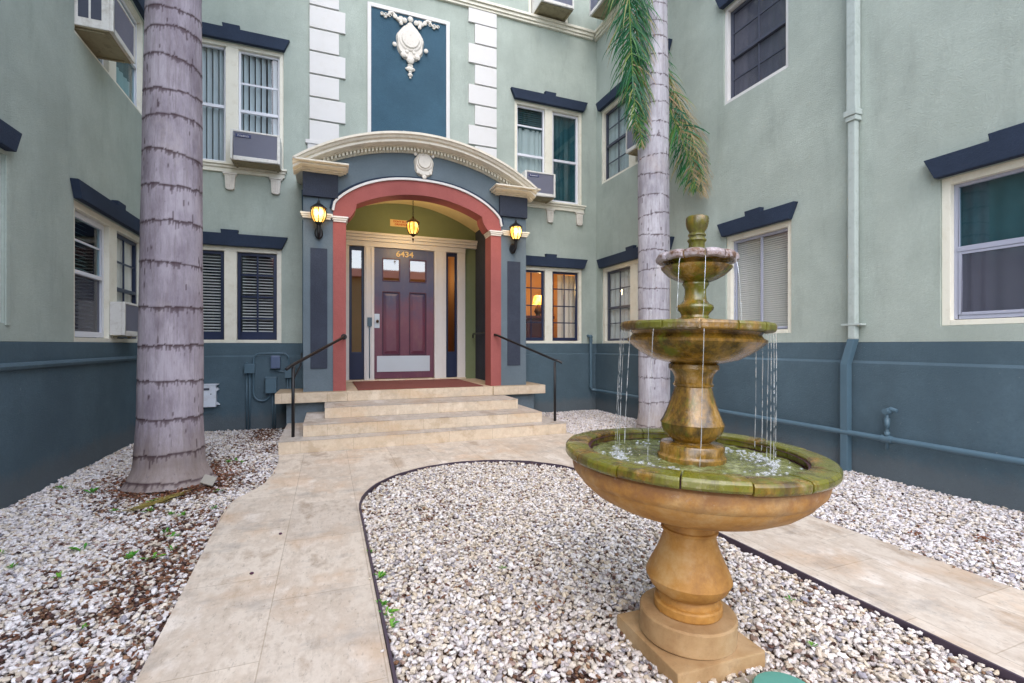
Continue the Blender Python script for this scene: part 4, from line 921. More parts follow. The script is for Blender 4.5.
c2 = [(-1.07, yw, .87), (-1.07, yw, .58)]+[(-.95-.12*math.cos(a), yw, .55-.12*math.sin(a)) for a in [PI/2*i/6 for i in range(7)]]+[(-.93+.10*math.sin(a), yw, .55-.12*math.cos(a)) for a in [PI/2*i/6 for i in range(7)]]
MB().tube(c2, .013, 8).build('conduit', M['pipeblue'], el)
for x, z1 in ((-1.16, .87), (-1.12, .87), (-.80, .55), (-.765, .55), (-.59, .78), (-.55, .78)): MB().tube([(x, yw, -.03), (x, yw, z1)], .012, 8).build('conduit', M['pipeblue'], el)
MB().tube([(-.76, yw, .93), (-.75, yw, .90), (-.70, yw, .885), (-.62, yw, .88)], .009, 8).tube([(-1.16, yw, 1.0), (-1.16, yw, 1.03)], .015, 8).build('conduit', M['pipeblue'], el)
vb = empty('vent_box', (-1.7, 8.35, .36), 'white enamel vent box low on the back wall beside the mauve palm', 'vent box')
MB().box(-1.90, -1.56, 8.27, 8.353, .37, .70).build('box', M['vent'], vb, None, .008)
MB().box(-1.91, -1.53, 8.262, 8.353, .701, .715).prism([(-1.558, .66), (-1.525, .63), (-1.558, .60)], 8.28, 8.35).prism([(-1.558, .44), (-1.515, .40), (-1.558, .405)], 8.28, 8.35).build('flange', M['vent'], vb)
MB().box(-1.80, -1.645, 8.2675, 8.2715, .622, .655).build('name_strip', M['screenframe'], vb)
MB().ball((-1.625, 8.268, .565), .009, 8).build('screw', M['screenframe'], vb)

# ------------------------------------------------------------------ ground, paths, beds
g = MB(); g.quad((-60, -60, -.035), (60, -60, -.035), (60, 60, -.035), (-60, 60, -.035)); tag(g.build('ground', M['soil']), kind='structure')
pts_l = [(-.69, -1.5), (-.69, 2.2), (-.71, 2.9), (-.735, 3.6), (-.75, 4.1), (-.752, 4.42), (-.73, 4.56), (-.68, 4.70), (-.60, 4.86), (-.55, 5.02), (-.52, 5.3), (-.505, 5.8), (-.53, 6.22), (-.56, 6.5), (-.60, 7.8)]
NA = 28
inner = [(.235, -1.5), (.235, 3.9)]+[(CXb, CYb) for CXb, CYb in [(1.372-1.137*math.cos(PI*i/NA), 3.95+1.15*math.sin(PI*i/NA)) for i in range(NA+1)]]+[(2.51, 3.9), (2.51, -1.5)]
outer_r = [(3.43, -1.5), (3.43, 3.9), (3.46, 4.6), (3.42, 5.2), (3.36, 5.7), (3.34, 6.24), (3.34, 6.40)]
path_poly = pts_l+[(-.551, 7.8), (-.551, 6.4), (3.29, 6.4)]+list(reversed(outer_r))[0:]+list(reversed(inner))
mb = MB(); mb.prismz(path_poly, -.034, .0); tag(mb.build('path', M['travertine'], None, None, 0), kind='structure')
# steel edging round the centre bed
root = None
eo = [(x, y) for x, y in inner]; mb = MB(); n = len(eo); v = []
for i, (x, y) in enumerate(eo):
    a = Vector(eo[max(0, i-1)]); b = Vector(eo[min(n-1, i+1)]); t_ = (b-a).normalized(); nr = Vector((t_.y, -t_.x)); jz = .002*math.sin(i*2.1)
    x -= nr.x*.0; wob = .004*math.sin(y*3.1+x)
    v += [(x+nr.x*(.002+wob), y+nr.y*.002, -.03), (x+nr.x*(.002+wob), y+nr.y*.002, .016+jz), (x+nr.x*(.014+wob), y+nr.y*.014, .016+jz), (x+nr.x*(.014+wob), y+nr.y*.014, -.03)]
mb.add(v, [(i*4+k, (i+1)*4+k, (i+1)*4+k+1, i*4+k+1) for i in range(n-1) for k in range(3)])
ed = mb.build('edging', m_plain('edging_plastic', lin(72, 60, 72), .6, .2, 8)); tag(ed, 'dark metal edging strip round the gravel bed of the fountain', 'edging'); recenter(ed)
sw = MB().box(-60, 60, -4.2, -1.502, -.03, .0).build('sidewalk', M['concrete']); tag(sw, kind='structure')
rd = MB().box(-60, 60, -12, -4.35, -.033, -.02).build('road', M['asphalt']); tag(rd, kind='structure')
kb = MB().box(-60, 60, -4.35, -4.202, -.03, .02).build('kerb', M['concrete']); tag(kb, kind='structure')

def pip(x, y, poly):
    c = False; j = len(poly)-1
    for i in range(len(poly)):
        xi, yi = poly[i]; xj, yj = poly[j]
        if (yi > y) != (yj > y) and x < (xj-xi)*(y-yi)/(yj-yi)+xi: c = not c
        j = i
    return c
PALM_L = (-1.40, 5.42); PALM_R = (4.46, 5.74); FX, FY = 1.455, 1.655
def litter(x, y):
    n = noise.noise(Vector((x*1.7, y*1.7, 3)))*.5+noise.noise(Vector((x*5, y*5, 8)))*.4
    v = n-.06
    if x < -.5:
        d = math.hypot(x-PALM_L[0], y-PALM_L[1]); v += max(0, .75-max(0, d-.35)*1.5)
        v += max(0, .46-abs(x+.95)*.50)
        if y > 7.2 and x > -1.0: v += .4
    elif x < 3: v -= .12; v += .10*max(0, 1-abs(x-1.0))
    else: v -= .16
    return max(0, min(1, v*1.3))
W_ = [lin(236, 231, 232), lin(228, 221, 220), lin(240, 237, 239), lin(218, 210, 210), lin(228, 218, 206), lin(212, 199, 184)]
G_ = [lin(188, 180, 184), lin(166, 162, 172), lin(200, 190, 184), lin(156, 134, 126)]
B_ = [lin(118, 84, 68), lin(92, 64, 56), lin(134, 100, 78), lin(76, 56, 54), lin(150, 118, 94)]
def gravel(name, poly, bounds, warm=0.0, seed=1, big=1.0):
    rnd = random.Random(seed); pts = []; scl = []; rot = []; col = []
    x0, x1, y0, y1 = bounds; s = .0222
    for layer in range(2):
        ny = int((y1-y0)/(s*.87))
        for j in range(ny):
            y_ = y0+j*s*.87
            nx = int((x1-x0)/s)
            for i in range(nx):
                x = x0+(i+.5*(j % 2)+rnd.uniform(-.42, .42))*s; y = y_+rnd.uniform(-.42, .42)*s
                if not pip(x, y, poly):
                    continue
                if y < .3 and rnd.random() < .4: continue
                lt = litter(x, y)
                if layer == 1 and rnd.random() < .32+.5*lt: continue
                if abs(x-FX) < .20 and abs(y-FY) < .20: continue
                r = rnd.random(); lo = rnd.random() < lt*.8
                if lo: c = rnd.choice(B_); k = rnd.uniform(.5, .9)
                elif r < .84-.08*warm: c = rnd.choice(W_); k = rnd.uniform(.8, 1.25)
                elif r < .945: c = rnd.choice(G_); k = rnd.uniform(.7, 1.1)
                else: c = rnd.choice(B_); k = rnd.uniform(.6, .95)
                q = rnd.uniform(.82, 1.0); w = warm*rnd.uniform(.0, .5)
                c = (c[0]*q, c[1]*q*(1-.10*w), c[2]*q*(1-.35*w), 1)
                a = rnd.uniform(.0085, .0145)*k*big
                z = (-.022 if layer == 0 else -.006)+rnd.uniform(-.006, .005)+.010*noise.noise(Vector((x*2.2, y*2.2, 1)))
                pts.append((x, y, z)); scl += [a*rnd.uniform(.95, 1.35), a*rnd.uniform(.7, 1.0), a*rnd.uniform(.5, .75)]
                rot += [rnd.gauss(0, .35), rnd.gauss(0, .35), rnd.uniform(0, 6.28)]; col += list(c)
    for q in range(260):
        i = rnd.randrange(len(pts)); x, y, z = pts[i]
        for dx in (-.05, .05):
            xx = x+dx*rnd.uniform(.5, 1.2); yy = y+rnd.uniform(-.04, .04)
            if pip(xx, yy, path_poly) and not pip(xx, yy, poly) and .5 < yy < 6.2:
                pts.append((xx, yy, .006)); scl += [.008, .006, .005]; rot += rot[3*i:3*i+3]; col += col[4*i:4*i+4]
    me = bpy.data.meshes.new(name); me.from_pydata(pts, [], [])
    for nm, ty, key, dat in (('scl', 'FLOAT_VECTOR', 'vector', scl), ('rot', 'FLOAT_VECTOR', 'vector', rot), ('col', 'FLOAT_COLOR', 'color', col)):
        at = me.attributes.new(nm, ty, 'POINT'); at.data.foreach_set(key, dat)
    o = bpy.data.objects.new(name, me); COL.objects.link(o); me.materials.append(M['pebble'])
    md = o.modifiers.new('pebbles', 'NODES'); md.node_group = pebble_group(); WM[o.name] = Matrix.Identity(4)
    tag(o, kind='stuff'); return o, len(pts)
_pg = None
def pebble_group():
    global _pg
    if _pg: return _pg
    t = bpy.data.node_groups.new('pebbles', 'GeometryNodeTree')
    t.interface.new_socket('Geometry', in_out='INPUT', socket_type='NodeSocketGeometry'); t.interface.new_socket('Geometry', in_out='OUTPUT', socket_type='NodeSocketGeometry')
    N_ = t.nodes.new; L_ = t.links.new
    gi = N_('NodeGroupInput'); go = N_('NodeGroupOutput'); ic = N_('GeometryNodeMeshIcoSphere'); ic.inputs['Subdivisions'].default_value = 3; ic.inputs['Radius'].default_value = 1
    nz = N_('ShaderNodeTexNoise'); nz.inputs['Scale'].default_value = 1.3; nz.inputs['Detail'].default_value = 1.5
    sb = N_('ShaderNodeVectorMath'); sb.operation = 'SUBTRACT'; sb.inputs[1].default_value = (.5, .5, .5)
    ml = N_('ShaderNodeVectorMath'); ml.operation = 'SCALE'; ml.inputs['Scale'].default_value = 1.5
    sp = N_('GeometryNodeSetPosition'); ss = N_('GeometryNodeSetShadeSmooth'); sm = N_('GeometryNodeSetMaterial'); sm.inputs['Material'].default_value = M['pebble']
    L_(nz.outputs['Color'], sb.inputs[0]); L_(sb.outputs[0], ml.inputs[0]); L_(ic.outputs['Mesh'], sp.inputs['Geometry']); L_(ml.outputs[0], sp.inputs['Offset'])
    L_(sp.outputs[0], ss.inputs[0]); L_(ss.outputs[0], sm.inputs[0])
    ip = N_('GeometryNodeInstanceOnPoints'); mp = N_('GeometryNodeMeshToPoints'); L_(gi.outputs[0], mp.inputs[0])
    L_(mp.outputs[0], ip.inputs['Points']); L_(sm.outputs[0], ip.inputs['Instance'])
    for nm, sock in (('scl', 'Scale'), ('rot', 'Rotation')):
        na = N_('GeometryNodeInputNamedAttribute'); na.data_type = 'FLOAT_VECTOR'; na.inputs['Name'].default_value = nm; L_(na.outputs['Attribute'], ip.inputs[sock])
    L_(ip.outputs[0], go.inputs[0]); _pg = t; return t
left_bed = [(XL+.045, -1.0), (-.695, -1.0)]+[(x-.006, y) for x, y in pts_l[1:]]+[(-.57, 7.8), (-.57, 8.35), (XL+.045, 8.35)]
inner_s = [(x+(.02 if x < 1.37 else -.02)*(abs(x-1.372) > .3), y-(.02 if y > 4.2 else 0)) for x, y in inner]
right_bed = [(x+.006, y) for x, y in outer_r]+[(3.34, 8.0), (3.42, 8.35), (XR-.045, 8.35), (XR-.045, -1.0)]; right_bed[0] = (3.436, -1.0)
right_bed = [(3.436, -1.0)]+[(x+.006, y) for x, y in outer_r[1:]]+[(3.36, 7.75), (3.42, 7.8), (3.42, 8.35), (XR-.045, 8.35), (XR-.045, -1.0)]
centre_bed = [(x, max(y, -.6)) for x, y in inner_s]
n1 = gravel('gravel', left_bed, (XL, -.49, -1, 8.4), .2, 1, 1.12); n2 = gravel('gravel', centre_bed, (.2, 2.55, -.6, 5.15), .9, 2); n3 = gravel('gravel', right_bed, (3.3, 5.1, -1, 8.4), .0, 3)
print('pebbles', n1[1], n2[1], n3[1])

# ------------------------------------------------------------------ fountain
TILT = Matrix.Translation((FX+.000, FY, 0)) @ Matrix.Rotation(R(1.6), 4, Vector((.2, 1, 0)).normalized()) @ Matrix.Diagonal((1, 1, .994, 1))
ft = empty('fountain', (FX, FY, 0), 'three tiered ochre stone fountain with mossy basins running with water', 'fountain')
FM = TILT
MB().box(-.215, .215, -.215, .215, -.04, .056).build('base_plate', M['stonebase'], ft, Matrix.Translation((FX, FY, 0)) @ Matrix.Rotation(R(-2), 4, 'Z'), .008)
MB().lathe([(0, .057), (.196, .057), (.200, .062), (.200, .150), (.194, .158), (.14, .161), (0, .161)], 72, smooth=True).build('base_drum', M['stonebase'], ft, FM)
MB().lathe([(0, .162), (.137, .162), (.141, .168), (.141, .196), (.136, .203), (.124, .206), (.122, .222), (.116, .232), (.112, .236), (.136, .244), (.160, .268), (.172, .292), (.178, .306), (.166, .340), (.148, .376), (.131, .412), (.118, .448), (.110, .478), (.106, .497), (.116, .500), (.118, .512), (.110, .516), (.108, .540), (.125, .565), (.0, .57)], 72).build('pedestal', M['stonedry'], ft, FM)
MB().lathe([(.09, .555), (.13, .572), (.20, .582), (.28, .602), (.36, .632), (.42, .664), (.462, .700), (.478, .722), (.481, .728), (.487, .731), (.502, .750), (.508, .775), (.507, .800), (.497, .812), (.46, .815), (.445, .80), (.43, .76), (.38, .72), (.25, .69), (0, .68)], 96).build('lower_basin', M['stonedry'], ft, FM @ Matrix.Diagonal((1.008, 1.008, 1, 1)))
prof = [(.432, .812), (.500, .812), (.522, .816), (.528, .826), (.528, .846), (.520, .856), (.47, .862), (.44, .860), (.430, .852)]
mb = MB(); ns = 15
for k in range(ns):
    a0 = 2*PI*k/ns+.0052+R(8.5); a1 = 2*PI*(k+1)/ns-.0052+R(8.5); dz = random.uniform(-.003, .003)
    mb.ringseg([(r*random.uniform(.998, 1.002), z+dz) for r, z in prof], a0, a1, 8)
mb.build('lower_rim', M['rimgreen'], ft, FM @ Matrix.Diagonal((1.03, 1.03, 1, 1)), .004)
MB().lathe([(.434, .813), (.515, .813), (.515, .840), (.434, .840)], 64).build('rim_mortar', M['doorglaze'], ft, FM)
MB().lathe([(0, .80), (.139, .80), (.142, .806), (.142, .828), (.134, .836), (.133, .840), (.133, .872), (.128, .880), (.098, .884), (.078, .886), (.078, .89), (.10, .905), (.118, .925), (.127, .945), (.130, .962), (.133, .968), (.124, .982), (.110, 1.015), (.096, 1.055), (.084, 1.095), (.077, 1.125), (.083, 1.130), (.084, 1.138), (.078, 1.145), (.079, 1.165), (.086, 1.185), (.100, 1.200), (.104, 1.205), (.104, 1.222), (.09, 1.232), (0, 1.235)], 64).build('middle_column', M['stonewet2'], ft, FM)
MB().lathe([(.08, 1.228), (.12, 1.232), (.18, 1.248), (.228, 1.275), (.262, 1.302), (.284, 1.322), (.286, 1.332), (.272, 1.340), (.262, 1.352), (.270, 1.366), (.29, 1.372), (.28, 1.38), (.25, 1.385), (.15, 1.36), (0, 1.35)], 80).build('middle_basin', M['stonewet2'], ft, FM)
prof = [(.255, 1.366), (.305, 1.366), (.314, 1.372), (.316, 1.392), (.311, 1.402), (.27, 1.406), (.255, 1.40)]
mb = MB(); ns = 14
for k in range(ns):
    a0 = 2*PI*k/ns+.010; a1 = 2*PI*(k+1)/ns-.010; dz = random.uniform(-.002, .002)
    mb.ringseg([(r*random.uniform(.997, 1.003), z+dz) for r, z in prof], a0, a1, 6)
mb.build('middle_rim', M['rimworn'], ft, FM, .004)
MB().lathe([(.256, 1.368), (.308, 1.368), (.308, 1.396), (.256, 1.396), (.256, 1.368)], 64).build('rim_mortar', M['stonewet'], ft, FM)
MB().lathe([(0, 1.388), (.262, 1.388)], 48).build('basin_water', M['water'], ft, FM)
MB().lathe([(0, 1.39), (.088, 1.39), (.090, 1.408), (.084, 1.420), (.060, 1.428), (.056, 1.438), (.062, 1.450), (.074, 1.462), (.077, 1.472), (.074, 1.482), (.058, 1.490), (.048, 1.505), (.044, 1.53), (.044, 1.552), (.050, 1.565), (.055, 1.572), (.055, 1.578), (.050, 1.584), (.052, 1.60), (.062, 1.61), (0, 1.612)], 48).build('upper_column', M['stonewet'], ft, FM)
MB().lathe([(.05, 1.582), (.064, 1.586), (.088, 1.596), (.112, 1.610), (.130, 1.628), (.141, 1.640), (.143, 1.648), (.134, 1.651), (.118, 1.652), (.114, 1.658), (.124, 1.664), (.146, 1.670), (.13, 1.684), (0, 1.675)], 64, lobes=8, amp=.03).build('upper_basin', M['stonewet'], ft, FM)
prof = [(.118, 1.670), (.154, 1.666), (.164, 1.672), (.166, 1.688), (.160, 1.700), (.14, 1.706), (.118, 1.704)]
mb = MB(); ns = 12
for k in range(ns):
    a0 = 2*PI*k/ns+.022; a1 = 2*PI*(k+1)/ns-.022
    n_ = 6; m_ = len(prof); v = []
    for i in range(n_+1):
        a = a0+(a1-a0)*i/n_; bulge = 1+.035*math.sin(PI*i/n_)
        v += [(r*bulge*math.cos(a), r*bulge*math.sin(a), z+.003*math.sin(PI*i/n_)) for r, z in prof]
    mb.add(v, [(i*m_+q, (i+1)*m_+q, (i+1)*m_+(q+1) % m_, i*m_+(q+1) % m_) for i in range(n_) for q in range(m_)]+[tuple(range(m_)), tuple(reversed(range(n_*m_, n_*m_+m_)))])
mb.build('upper_rim', M['rimgray'], ft, FM, .004)
MB().lathe([(.12, 1.671), (.155, 1.671), (.155, 1.696), (.12, 1.696)], 48).lathe([(0, 1.692), (.13, 1.692)], 32).build('rim_mortar', M['stonewet'], ft, FM)
MB().lathe([(0, 1.68), (.037, 1.68), (.034, 1.70), (.033, 1.755), (.036, 1.760), (.040, 1.766), (.038, 1.772), (.032, 1.776), (.032, 1.782), (.037, 1.787), (.037, 1.793), (.031, 1.798), (.033, 1.806), (.042, 1.820), (.047, 1.840), (.048, 1.860), (.046, 1.868), (.040, 1.872), (.034, 1.864), (0, 1.86)], 40).build('finial', m_stone_wet('mossy_finial', .55, .3, .3), ft, FM)
# basin water: a rippled sheet
mb = MB(); v = []; fs = []; nr, na = 60, 120; rnd = random.Random(5)
def wave(x, y):
    z = .004*noise.noise(Vector((x*22, y*22, 0)))+.003*noise.noise(Vector((x*50, y*50, 2)))
    return z
for i in range(nr+1):
    r = .445*i/nr
    for k in range(na):
        a = 2*PI*k/na; x, y = r*math.cos(a), r*math.sin(a); v.append((x, y, .812+wave(x, y)*1.6))
for i in range(nr):
    for k in range(na): fs.append((i*na+k, (i+1)*na+k, (i+1)*na+(k+1) % na, i*na+(k+1) % na))
mb.add(v, fs, True); wt = mb.build('water', M['water'], None, FM); tag(wt, kind='structure')
# splash foam where the streams land
foam = MB(); rnd = random.Random(9)
def streamdir(k): return R(k)
m_ang = [140, 148, 157, 164, 175, 186, 199, 216, 234, 255, 280, 300, 316, 325, 331, 336, 344, 352, 5, 20, 50, 90]
for ang in m_ang:
    a = R(ang); cx_, cy_ = .315*math.cos(a), .315*math.sin(a)
    for q in range(20):
        rr = abs(rnd.gauss(0, .055)); aa = rnd.uniform(0, 2*PI); x = cx_+rr*math.cos(aa); y = cy_+rr*math.sin(aa)
        if math.hypot(x, y) > .42 or math.hypot(x, y) < .15: continue
        foam.ball((x, y, .813+rnd.uniform(0, .012)*(1-rr/.1 if rr < .1 else 0)), rnd.uniform(.0025, .0095), 10, (1, 1, .6))
m_bub = m_plain('water_foam', (.8, .83, .82, 1), .15, .05, 5, bump=0)
fo = foam.build('water_foam', M['stream'], None, FM); tag(fo, kind='stuff')
# streams of falling water
def stream(ang, r0, z0, z1, out, rad, grp, label, cat='water stream', brk=.25):
    a = R(ang); rnd = random.Random(int(ang*7+z0*100)); mb = MB(); L = z0-z1; sway = rnd.uniform(-.010, .010)
    def P(t_): 
        r = r0+out*math.sqrt(t_); aa = a+sway*t_/r0+.006*math.sin(t_*9+ang)*t_
        return (r*math.cos(aa), r*math.sin(aa), z0-L*t_)
    t_ = 0.0
    while t_ < 1:
        if t_ < brk: e = brk
        else: e = t_+rnd.uniform(.015, .10)/L*(1 if rnd.random() < .7 else 1.8)
        e = min(e, 1.0); n = max(3, int((e-t_)*L/.010)); rr = rad*(1 if t_ < brk else rnd.uniform(.55, 1.25))
        pts = [P(t_+(e-t_)*k/n) for k in range(n+1)]
        rs = [rr*(.25+.75*math.sin(PI*min(1, max(.0, k/n)))**.5 if t_ >= brk else 1-.35*k/n)*rnd.uniform(.75, 1.2) for k in range(n+1)]
        mb.tube(pts, rs, 7)
        t_ = e+(rnd.uniform(.002, .012)/L if e >= brk else 0)
        if rnd.random() < .25 and t_ < .98 and t_ > brk: p = P(t_); mb.ball((p[0]+rnd.uniform(-.006, .006), p[1]+rnd.uniform(-.006, .006), p[2]), rad*rnd.uniform(.5, .9), 6)
    o = mb.build('water_stream', M['stream'], None, FM); tag(o, label, cat, grp)
g1 = 'streams falling from the middle basin'; l1 = 'thin broken stream of water falling from the middle basin into the wide lower basin'
for ang in (148, 157, 164, 175, 199, 234, 316, 325, 331, 336, 344, 352):
    stream(ang, .312, 1.366, .815, .012, .0016 if 190 < ang < 300 else .0021, g1, l1, brk=.6 if 190 < ang < 300 else .12)
g2 = 'streams falling from the top basin'; l2 = 'thin thread of water falling from the small top basin into the middle basin'
for ang in (150, 205, 240, 300, 325, 342, 60): stream(ang, .160, 1.670, 1.392, .03, .0015, g2, l2, brk=.5)

# teal cap and pad beside the base
pad = MB().prismz([(1.47, 1.425), (1.70, 1.40), (1.76, 1.18), (1.44, 1.16)], -.03, -.004).build('concrete_pad', M['concrete'], None, None, .004); tag(pad, 'small rough concrete pad under the teal cap beside the fountain base', 'pad'); recenter(pad)
cap = MB().lathe([(0, .046), (.08, .045), (.108, .040), (.116, .030), (.118, .004), (0, .004)], 40).build('valve_cap', M['teal'], None, Matrix.Translation((1.570, 1.262, -.010))); tag(cap, 'round teal plastic cap in the gravel at the foot of the fountain', 'cap')

# ------------------------------------------------------------------ palms
def palm_trunk(parent, base, top, r_fn, rings, mat_, seg=120, dz=.014, scar_h=.03, seed=3):
    H = top[2]; rows = int(H/dz); v = []; sc_ = []; off = Vector((seed*7.3, 1.7, 0))
    for j in range(rows+1):
        z = H*j/rows; t_ = z/H
        cx_ = base[0]+(top[0]-base[0])*t_; cy_ = base[1]+(top[1]-base[1])*t_
        for i in range(seg):
            a = 2*PI*i/seg; ca, sa = math.cos(a), math.sin(a)
            best = 0; r = r_fn(z, a)
            for q, zr in enumerate(rings):
                if abs(z-zr) > .16: continue
                zl = zr+(.006+.022*abs(math.sin(q*3.3)))*math.sin(a+q*2.1)+.014*noise.noise(Vector((ca*3, sa*3, q*3.7)))+.006*noise.noise(Vector((ca*14, sa*14, q*2.2)))
                d = zl-z
                drip = scar_h*(.35+1.6*max(0, noise.noise(Vector((ca*16+q, sa*16, 5+seed))))+.9*max(0, noise.noise(Vector((ca*4+q*2, sa*4, 9)))))
                if 0 <= d < drip: best = max(best, .95-.45*d/drip)
                if -.03 < d < 0: r += .0025*(1+d/.03)
                if 0 <= d < .03: r -= .0032*(1-d/.03)
            sp = noise.noise(Vector((ca*11+seed, sa*11, z*9)))
            if sp > .57: best = max(best, min(.8, (sp-.57)*10))
            r += .006*noise.noise(Vector((ca*2.2, sa*2.2, z*1.3))+off)
            v.append((cx_+r*ca, cy_+r*sa, z)); sc_.append(best)
    fs = [(j*seg+i, j*seg+(i+1) % seg, (j+1)*seg+(i+1) % seg, (j+1)*seg+i) for j in range(rows) for i in range(seg)]
    mb = MB(); mb.add(v, fs, True); return mb.build('trunk', mat_, parent, None, 0, ('scar', sc_))
def frond(parent, pts, leaf=.5, n=90, droop=.6, dry=0.0, seed=1, name='frond', wfac=1, start=.12, side=(1, -1), tone_tip=.55, leafdir=None):
    rnd = random.Random(seed); P = [Vector(p) for p in pts]; m = len(P)-1
    def at(t_):   # catmull-rom
        f = min(max(t_, 0), .9999)*m; i = int(f); u = f-i
        p0, p1, p2, p3 = P[max(i-1, 0)], P[i], P[i+1], P[min(i+2, m)]
        return .5*((2*p1)+(-p0+p2)*u+(2*p0-5*p1+4*p2-p3)*u*u+(-p0+3*p1-3*p2+p3)*u**3)
    mb = MB(); tone = []
    def addt(k0, val): tone.extend([val]*(len(mb.v)-k0))
    k0 = 0; rp = [at(i/30) for i in range(31)]; mb.tube(rp, [.022*(1-.85*i/30) for i in range(31)], 7); addt(0, .55+.3*dry)
    for i in range(n):
        t_ = start+(1-start)*i/n; p = at(t_); d = (at(min(1, t_+.02))-at(t_-.02)).normalized()
        L = leaf*(math.sin(PI*min(1, (t_-start)/(1-start)*.80+.20))**.6)*rnd.uniform(.75, 1.1)
        ref = Vector((0, 0, 1)) if abs(d.z) < .92 else Vector((.3, 1, 0)).normalized()
        s_ = d.cross(ref).normalized()
        for sd in side:
            if rnd.random() < .12: continue
            ang = rnd.uniform(.55, 1.0)
            dir_ = (s_*sd*math.sin(ang)+d*math.cos(ang)+Vector((rnd.gauss(0, .20), rnd.gauss(0, .20), rnd.gauss(0, .20)))).normalized()
            q = p.copy(); w0 = .016*wfac*rnd.uniform(.7, 1.1); k0 = len(mb.v); vs = []; ns = 5
            tw = rnd.uniform(-.5, .5)
            for j in range(ns+1):
                u = j/ns; w = w0*(1-u)**.7*(.6+.8*min(1, u*4)) if j < ns else .0008
                wd = dir_.cross(Vector((math.sin(tw), math.cos(tw), .4))).normalized()
                vs += [q-wd*w*.5, q+wd*w*.5]
                dir_ = (dir_+Vector((0, 0, -droop*(.25+u)*.45))).normalized(); q = q+dir_*L/ns
            base_t = (rnd.random()**1.3)*.45 if rnd.random() > dry+.25*t_*t_ else rnd.uniform(.6, 1)
            mb.add(vs, [(2*j, 2*j+1, 2*j+3, 2*j+2) for j in range(ns)])
            for j in range(ns+1):
                val = min(1, base_t+(.40 if j >= ns-1 and rnd.random() < .5 else 0)*(tone_tip)+(dry*.2))
                tone += [val, val]
    mb.build(name, M['leaf'], parent, None, 0, ('tone', tone), recalc=False)

zL = lambda v_: 1.3+(345-v_)/476*4.58
ringsL = [zL(v_) for v_ in (-280, -245, -212, -180, -146, -112, -78, -44, -10, 19, 41, 69, 98, 126, 160, 190, 227, 266, 307, 345, 379, 414, 449, 474)]
def rL(z, a):
    r = .222+(.262-.222)*max(0, min(1, (4.6-z)/3.8))
    if z < .62: r += .035*((.62-z)/.62)
    if z < .20: r += .07*((.20-z)/.20)**1.6*(1+.10*math.sin(a*9)+.12*noise.noise(Vector((math.cos(a)*5, math.sin(a)*5, 0))))
    return r
pl = empty('palm_tree', (*PALM_L, 0), 'stout mauve gray ringed palm trunk in the left gravel bed', 'palm tree', 'palms of the courtyard')
palm_trunk(pl, (*PALM_L, 0), (PALM_L[0]+.06, PALM_L[1]+.02, 9.2), rL, ringsL, M['trunkL'], 150, .011, .055, 1)
# a torn husk flap on the trunk
ringsR = []; z = .15
while z < 8.2: ringsR.append(z); z += (.30 if z < 3.6 else .235)*random.uniform(.8, 1.2)
def rR(z, a):
    r = .222-.030*max(0, min(1, (z-4.5)/2.5))
    if z < .4: r += .06*((.4-z)/.4)**1.5
    return r
pr = empty('palm_tree', (*PALM_R, 0), 'slender gray ringed palm behind the fountain with drooping fronds', 'palm tree', 'palms of the courtyard')
palm_trunk(pr, (*PALM_R, 0), (PALM_R[0]-.03, PALM_R[1], 7.6), rR, ringsR, M['trunkR'], 100, .012, .026, 4)
tx, ty, tz = PALM_R[0]-.03, PALM_R[1], 7.5
# the hanging green fronds left of the trunk
frond(pr, [(tx, ty-.05, tz), (tx-.35, ty-.20, tz+.25), (tx-.56, ty-.24, tz-.35), (tx-.58, ty-.24, 6.3), (tx-.54, ty-.22, 5.6), (tx-.48, ty-.20, 4.95), (tx-.42, ty-.18, 4.30)], .66, 200, .95, .02, 11, start=.22, wfac=1.15, tone_tip=.3)
frond(pr, [(tx, ty, tz), (tx-.30, ty-.05, tz+.2), (tx-.44, ty-.16, tz-.4), (tx-.42, ty-.18, 6.2), (tx-.38, ty-.16, 5.5), (tx-.34, ty-.14, 4.7), (tx-.30, ty-.14, 4.1)], .52, 150, 1.0, .16, 12, start=.25, wfac=1.2, tone_tip=.6)
# the frond emerging to the right
frond(pr, [(tx, ty+.1, tz), (tx+.10, ty+.30, 7.3), (tx+.10, ty+.26, 6.4), (tx+.14, ty+.12, 5.5), (tx+.27, ty-.06, 4.75), (tx+.40, ty-.26, 4.05), (tx+.46, ty-.38, 3.5)], .62, 190, .8, .10, 13, start=.40, tone_tip=.9, wfac=1.3)
frond(pr, [(tx, ty+.1, tz), (tx+.2, ty+.3, 7.3), (tx+.22, ty+.20, 6.4), (tx+.26, ty+.08, 5.6), (tx+.40, ty-.12, 4.8), (tx+.50, ty-.34, 4.1), (tx+.52, ty-.46, 3.4)], .50, 110, 1.3, .9, 14, start=.55, wfac=.4, tone_tip=1)
def crown(parent, c, n, L, seed):
    rnd = random.Random(seed)
    for k in range(n):
        a = 2*PI*k/n+rnd.uniform(-.2, .2); e = rnd.uniform(.2, 1.2); l = L*rnd.uniform(.85, 1.1); ca, sa = math.cos(a), math.sin(a)
        pts = []
        for q in range(6):
            u = q/5; pts.append((c[0]+ca*l*u*math.cos(e*.6)*(1-.15*u), c[1]+sa*l*u*math.cos(e*.6)*(1-.15*u), c[2]+l*(math.sin(e)*u-.75*u*u)))
        frond(parent, pts, .55, 46, .5, .05, seed*50+k, wfac=1.5)
crown(pr, (tx, ty, tz+.1), 9, 2.0, 3); crown(pl, (PALM_L[0]+.06, PALM_L[1], 9.3), 9, 2.2, 5)
